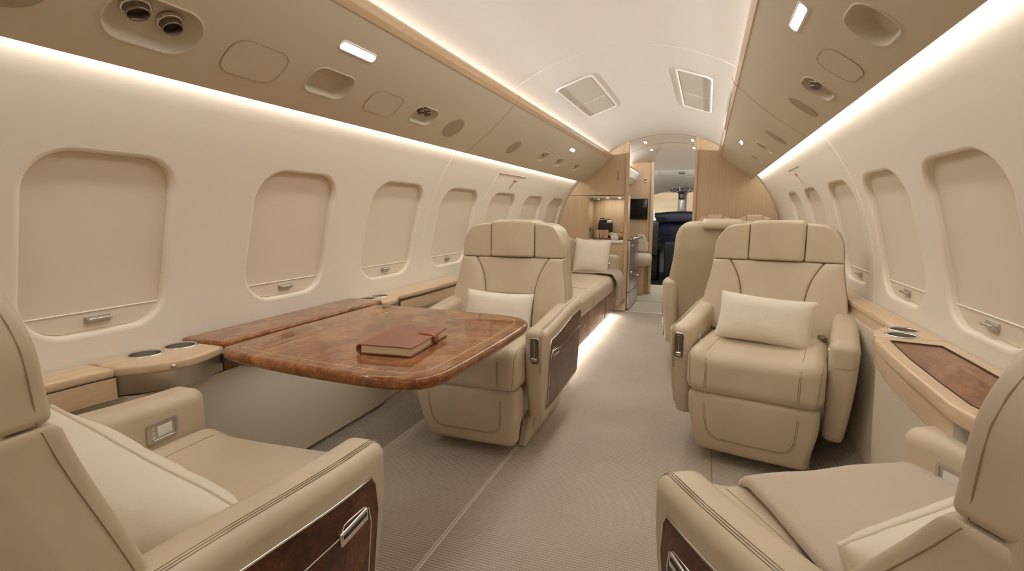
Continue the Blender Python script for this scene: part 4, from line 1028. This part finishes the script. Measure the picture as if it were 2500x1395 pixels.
wallstrip('fascia',[(1.062,2.075),(1.068,2.2),(1.066,2.5),(1.06,5.55)],zR-.09,zR-.026,'oak')

# wall placards
mb=MB(); 
def wq(side,yc,sc,hy,hs,d,mat):
    mb.add([P3(wall_prof,side,yc-hy,sc-hs,d),P3(wall_prof,side,yc+hy,sc-hs,d),P3(wall_prof,side,yc+hy,sc+hs,d),P3(wall_prof,side,yc-hy,sc+hs,d)],[(0,1,2,3)],mat,False)
wq(-1,3.78,.655,.035,.006,-.0015,0)
for k in range(6): wq(-1,3.765-.004*k,.640-.010*k,.026-.001*k,.0018,-.0015,1)
tag(mb.build('exit_placard',['red','greyprint']),'small red and grey printed notice on the left wall above the fifth window','sign')
mb=MB(); wq(1,3.78,.655,.03,.008,-.0015,0)
for k in range(5): wq(1,3.765-.012*k,.635-.012*k,.014,.0022,-.0015,1)
tag(mb.build('exit_placard',['red','greyprint']),'small red and grey printed notice on the right wall above the windows','sign')

# ------------------------------------------------------------------ lights
def area(name, loc, size, energy, col, direction, spread=PI):
    L=bpy.data.lights.new(name,'AREA'); L.shape='RECTANGLE'; L.size, L.size_y = size; L.energy=energy; L.color=col; L.spread=spread
    o=bpy.data.objects.new(name,L); C.objects.link(o); o.location=loc
    d=Vector(direction).normalized(); z=-d; y=Vector((0,1,0)); x=y.cross(z).normalized(); y=z.cross(x)
    o.rotation_euler=Matrix((x,y,z)).transposed().to_euler(); return o
warm=(1,.985,.965); neut=(1,.99,.97)
for s in (-1,1):
    area('cove_light',(s*.600,2.0,1.698),(.025,7.0),60,neut,(-s*.85,0,.6))
    area('wall_wash_light',(s*.868,2.0,1.437),(.02,7.0),9,neut,(s*.8,0,-.25))
area('fore_cove_light',(-.575,6.4,1.672),(.03,1.3),5,(1,.97,.95),(.25,0,1)); area('fore_cove_light',(.575,6.4,1.672),(.03,1.3),4,(1,.97,.95),(-.25,0,1))
area('cabin_fill_light',(0,-.8,1.80),(.7,1.0),4,warm,(0,.35,-1))  # soft fill added behind the camera, no fixture there
area('cabin_fill_light',(0,2.8,1.855),(.30,3.8),13,warm,(0,0,-1))  # overhead fill added along the aisle, not a ceiling fixture
area('sofa_under_light',(-.43,4.2,.052),(.03,2.3),2.2,(1,.95,.85),(.6,0,-1))
area('table_fill_light',(-.80,1.5,.595),(.04,.7),.55,warm,(.1,0,-1))  # fill added to lift the dark side panel and carpet under the table
area('niche_light',(-.55,5.78,1.235),(.3,.1),.45,neut,(0,0,-1))
area('vestibule_light',(0,6.4,1.84),(.3,1.2),6,(.86,.93,1),(0,0,-1))
area('cockpit_light',(0,7.6,1.70),(.5,.4),3,(1,.98,.92),(0,.5,-1))
for pz in ((-.45,8.0,1.25),(.55,8.3,1.2)):
    PL=bpy.data.lights.new('cockpit_fill','POINT'); PL.energy=7; PL.shadow_soft_size=0; po=bpy.data.objects.new('cockpit_fill',PL); C.objects.link(po); po.location=pz  # unseen point fills added to brighten the cockpit ceiling
W=bpy.data.worlds.new('dusk_sky'); bpy.context.scene.world=W; W.use_nodes=True; nt=W.node_tree; L=nt.links
bg=nt.nodes['Background']; tc=N(nt,'ShaderNodeTexCoord'); sp=N(nt,'ShaderNodeSeparateXYZ'); L.new(tc.outputs['Generated'],sp.inputs[0])
r=N(nt,'ShaderNodeValToRGB'); e=r.color_ramp.elements; e[0].position=.45; e[0].color=lin((190,165,130)); e[1].position=.60; e[1].color=lin((246,208,158))
for p_,c_ in ((.498,(252,228,186)),(.506,(208,182,144)),(.516,(246,212,166))): k=e.new(p_); k.color=lin(c_)
mp=N(nt,'ShaderNodeMapping'); mp.inputs['Scale'].default_value=(2,2,14); L.new(tc.outputs['Generated'],mp.inputs[0]); nz=N(nt,'ShaderNodeTexNoise',i_Scale=1.5,i_Detail=4.0); L.new(mp.outputs[0],nz.inputs['Vector'])
a=N(nt,'ShaderNodeMath',operation='MULTIPLY_ADD'); a.inputs[1].default_value=.06; L.new(nz.outputs['Fac'],a.inputs[0])
b1=N(nt,'ShaderNodeMath',operation='MULTIPLY_ADD'); b1.inputs[1].default_value=.5; b1.inputs[2].default_value=.47; L.new(sp.outputs['Z'],b1.inputs[0]); L.new(b1.outputs[0],a.inputs[2]); L.new(a.outputs[0],r.inputs['Fac']); L.new(r.outputs['Color'],bg.inputs['Color']); bg.inputs['Strength'].default_value=.95

# ------------------------------------------------------------------ camera
cam=bpy.data.cameras.new('camera'); co=bpy.data.objects.new('camera',cam); C.objects.link(co)
f_px=1240; cam.sensor_width=36; cam.lens=f_px/2500*36; cam.clip_start=.02
th=math.atan((697.5-522)/f_px); ps=math.atan((1725-1250)*cos(th)/f_px)
co.location=(.44,0,1.07); co.rotation_euler=(PI/2-th,0,ps)
sc=bpy.context.scene; sc.camera=co
sc.view_settings.view_transform='Standard'; sc.view_settings.exposure=.25
sc.cycles.max_bounces=8; sc.cycles.diffuse_bounces=5; sc.cycles.use_denoising=True; sc.cycles.sample_clamp_indirect=6
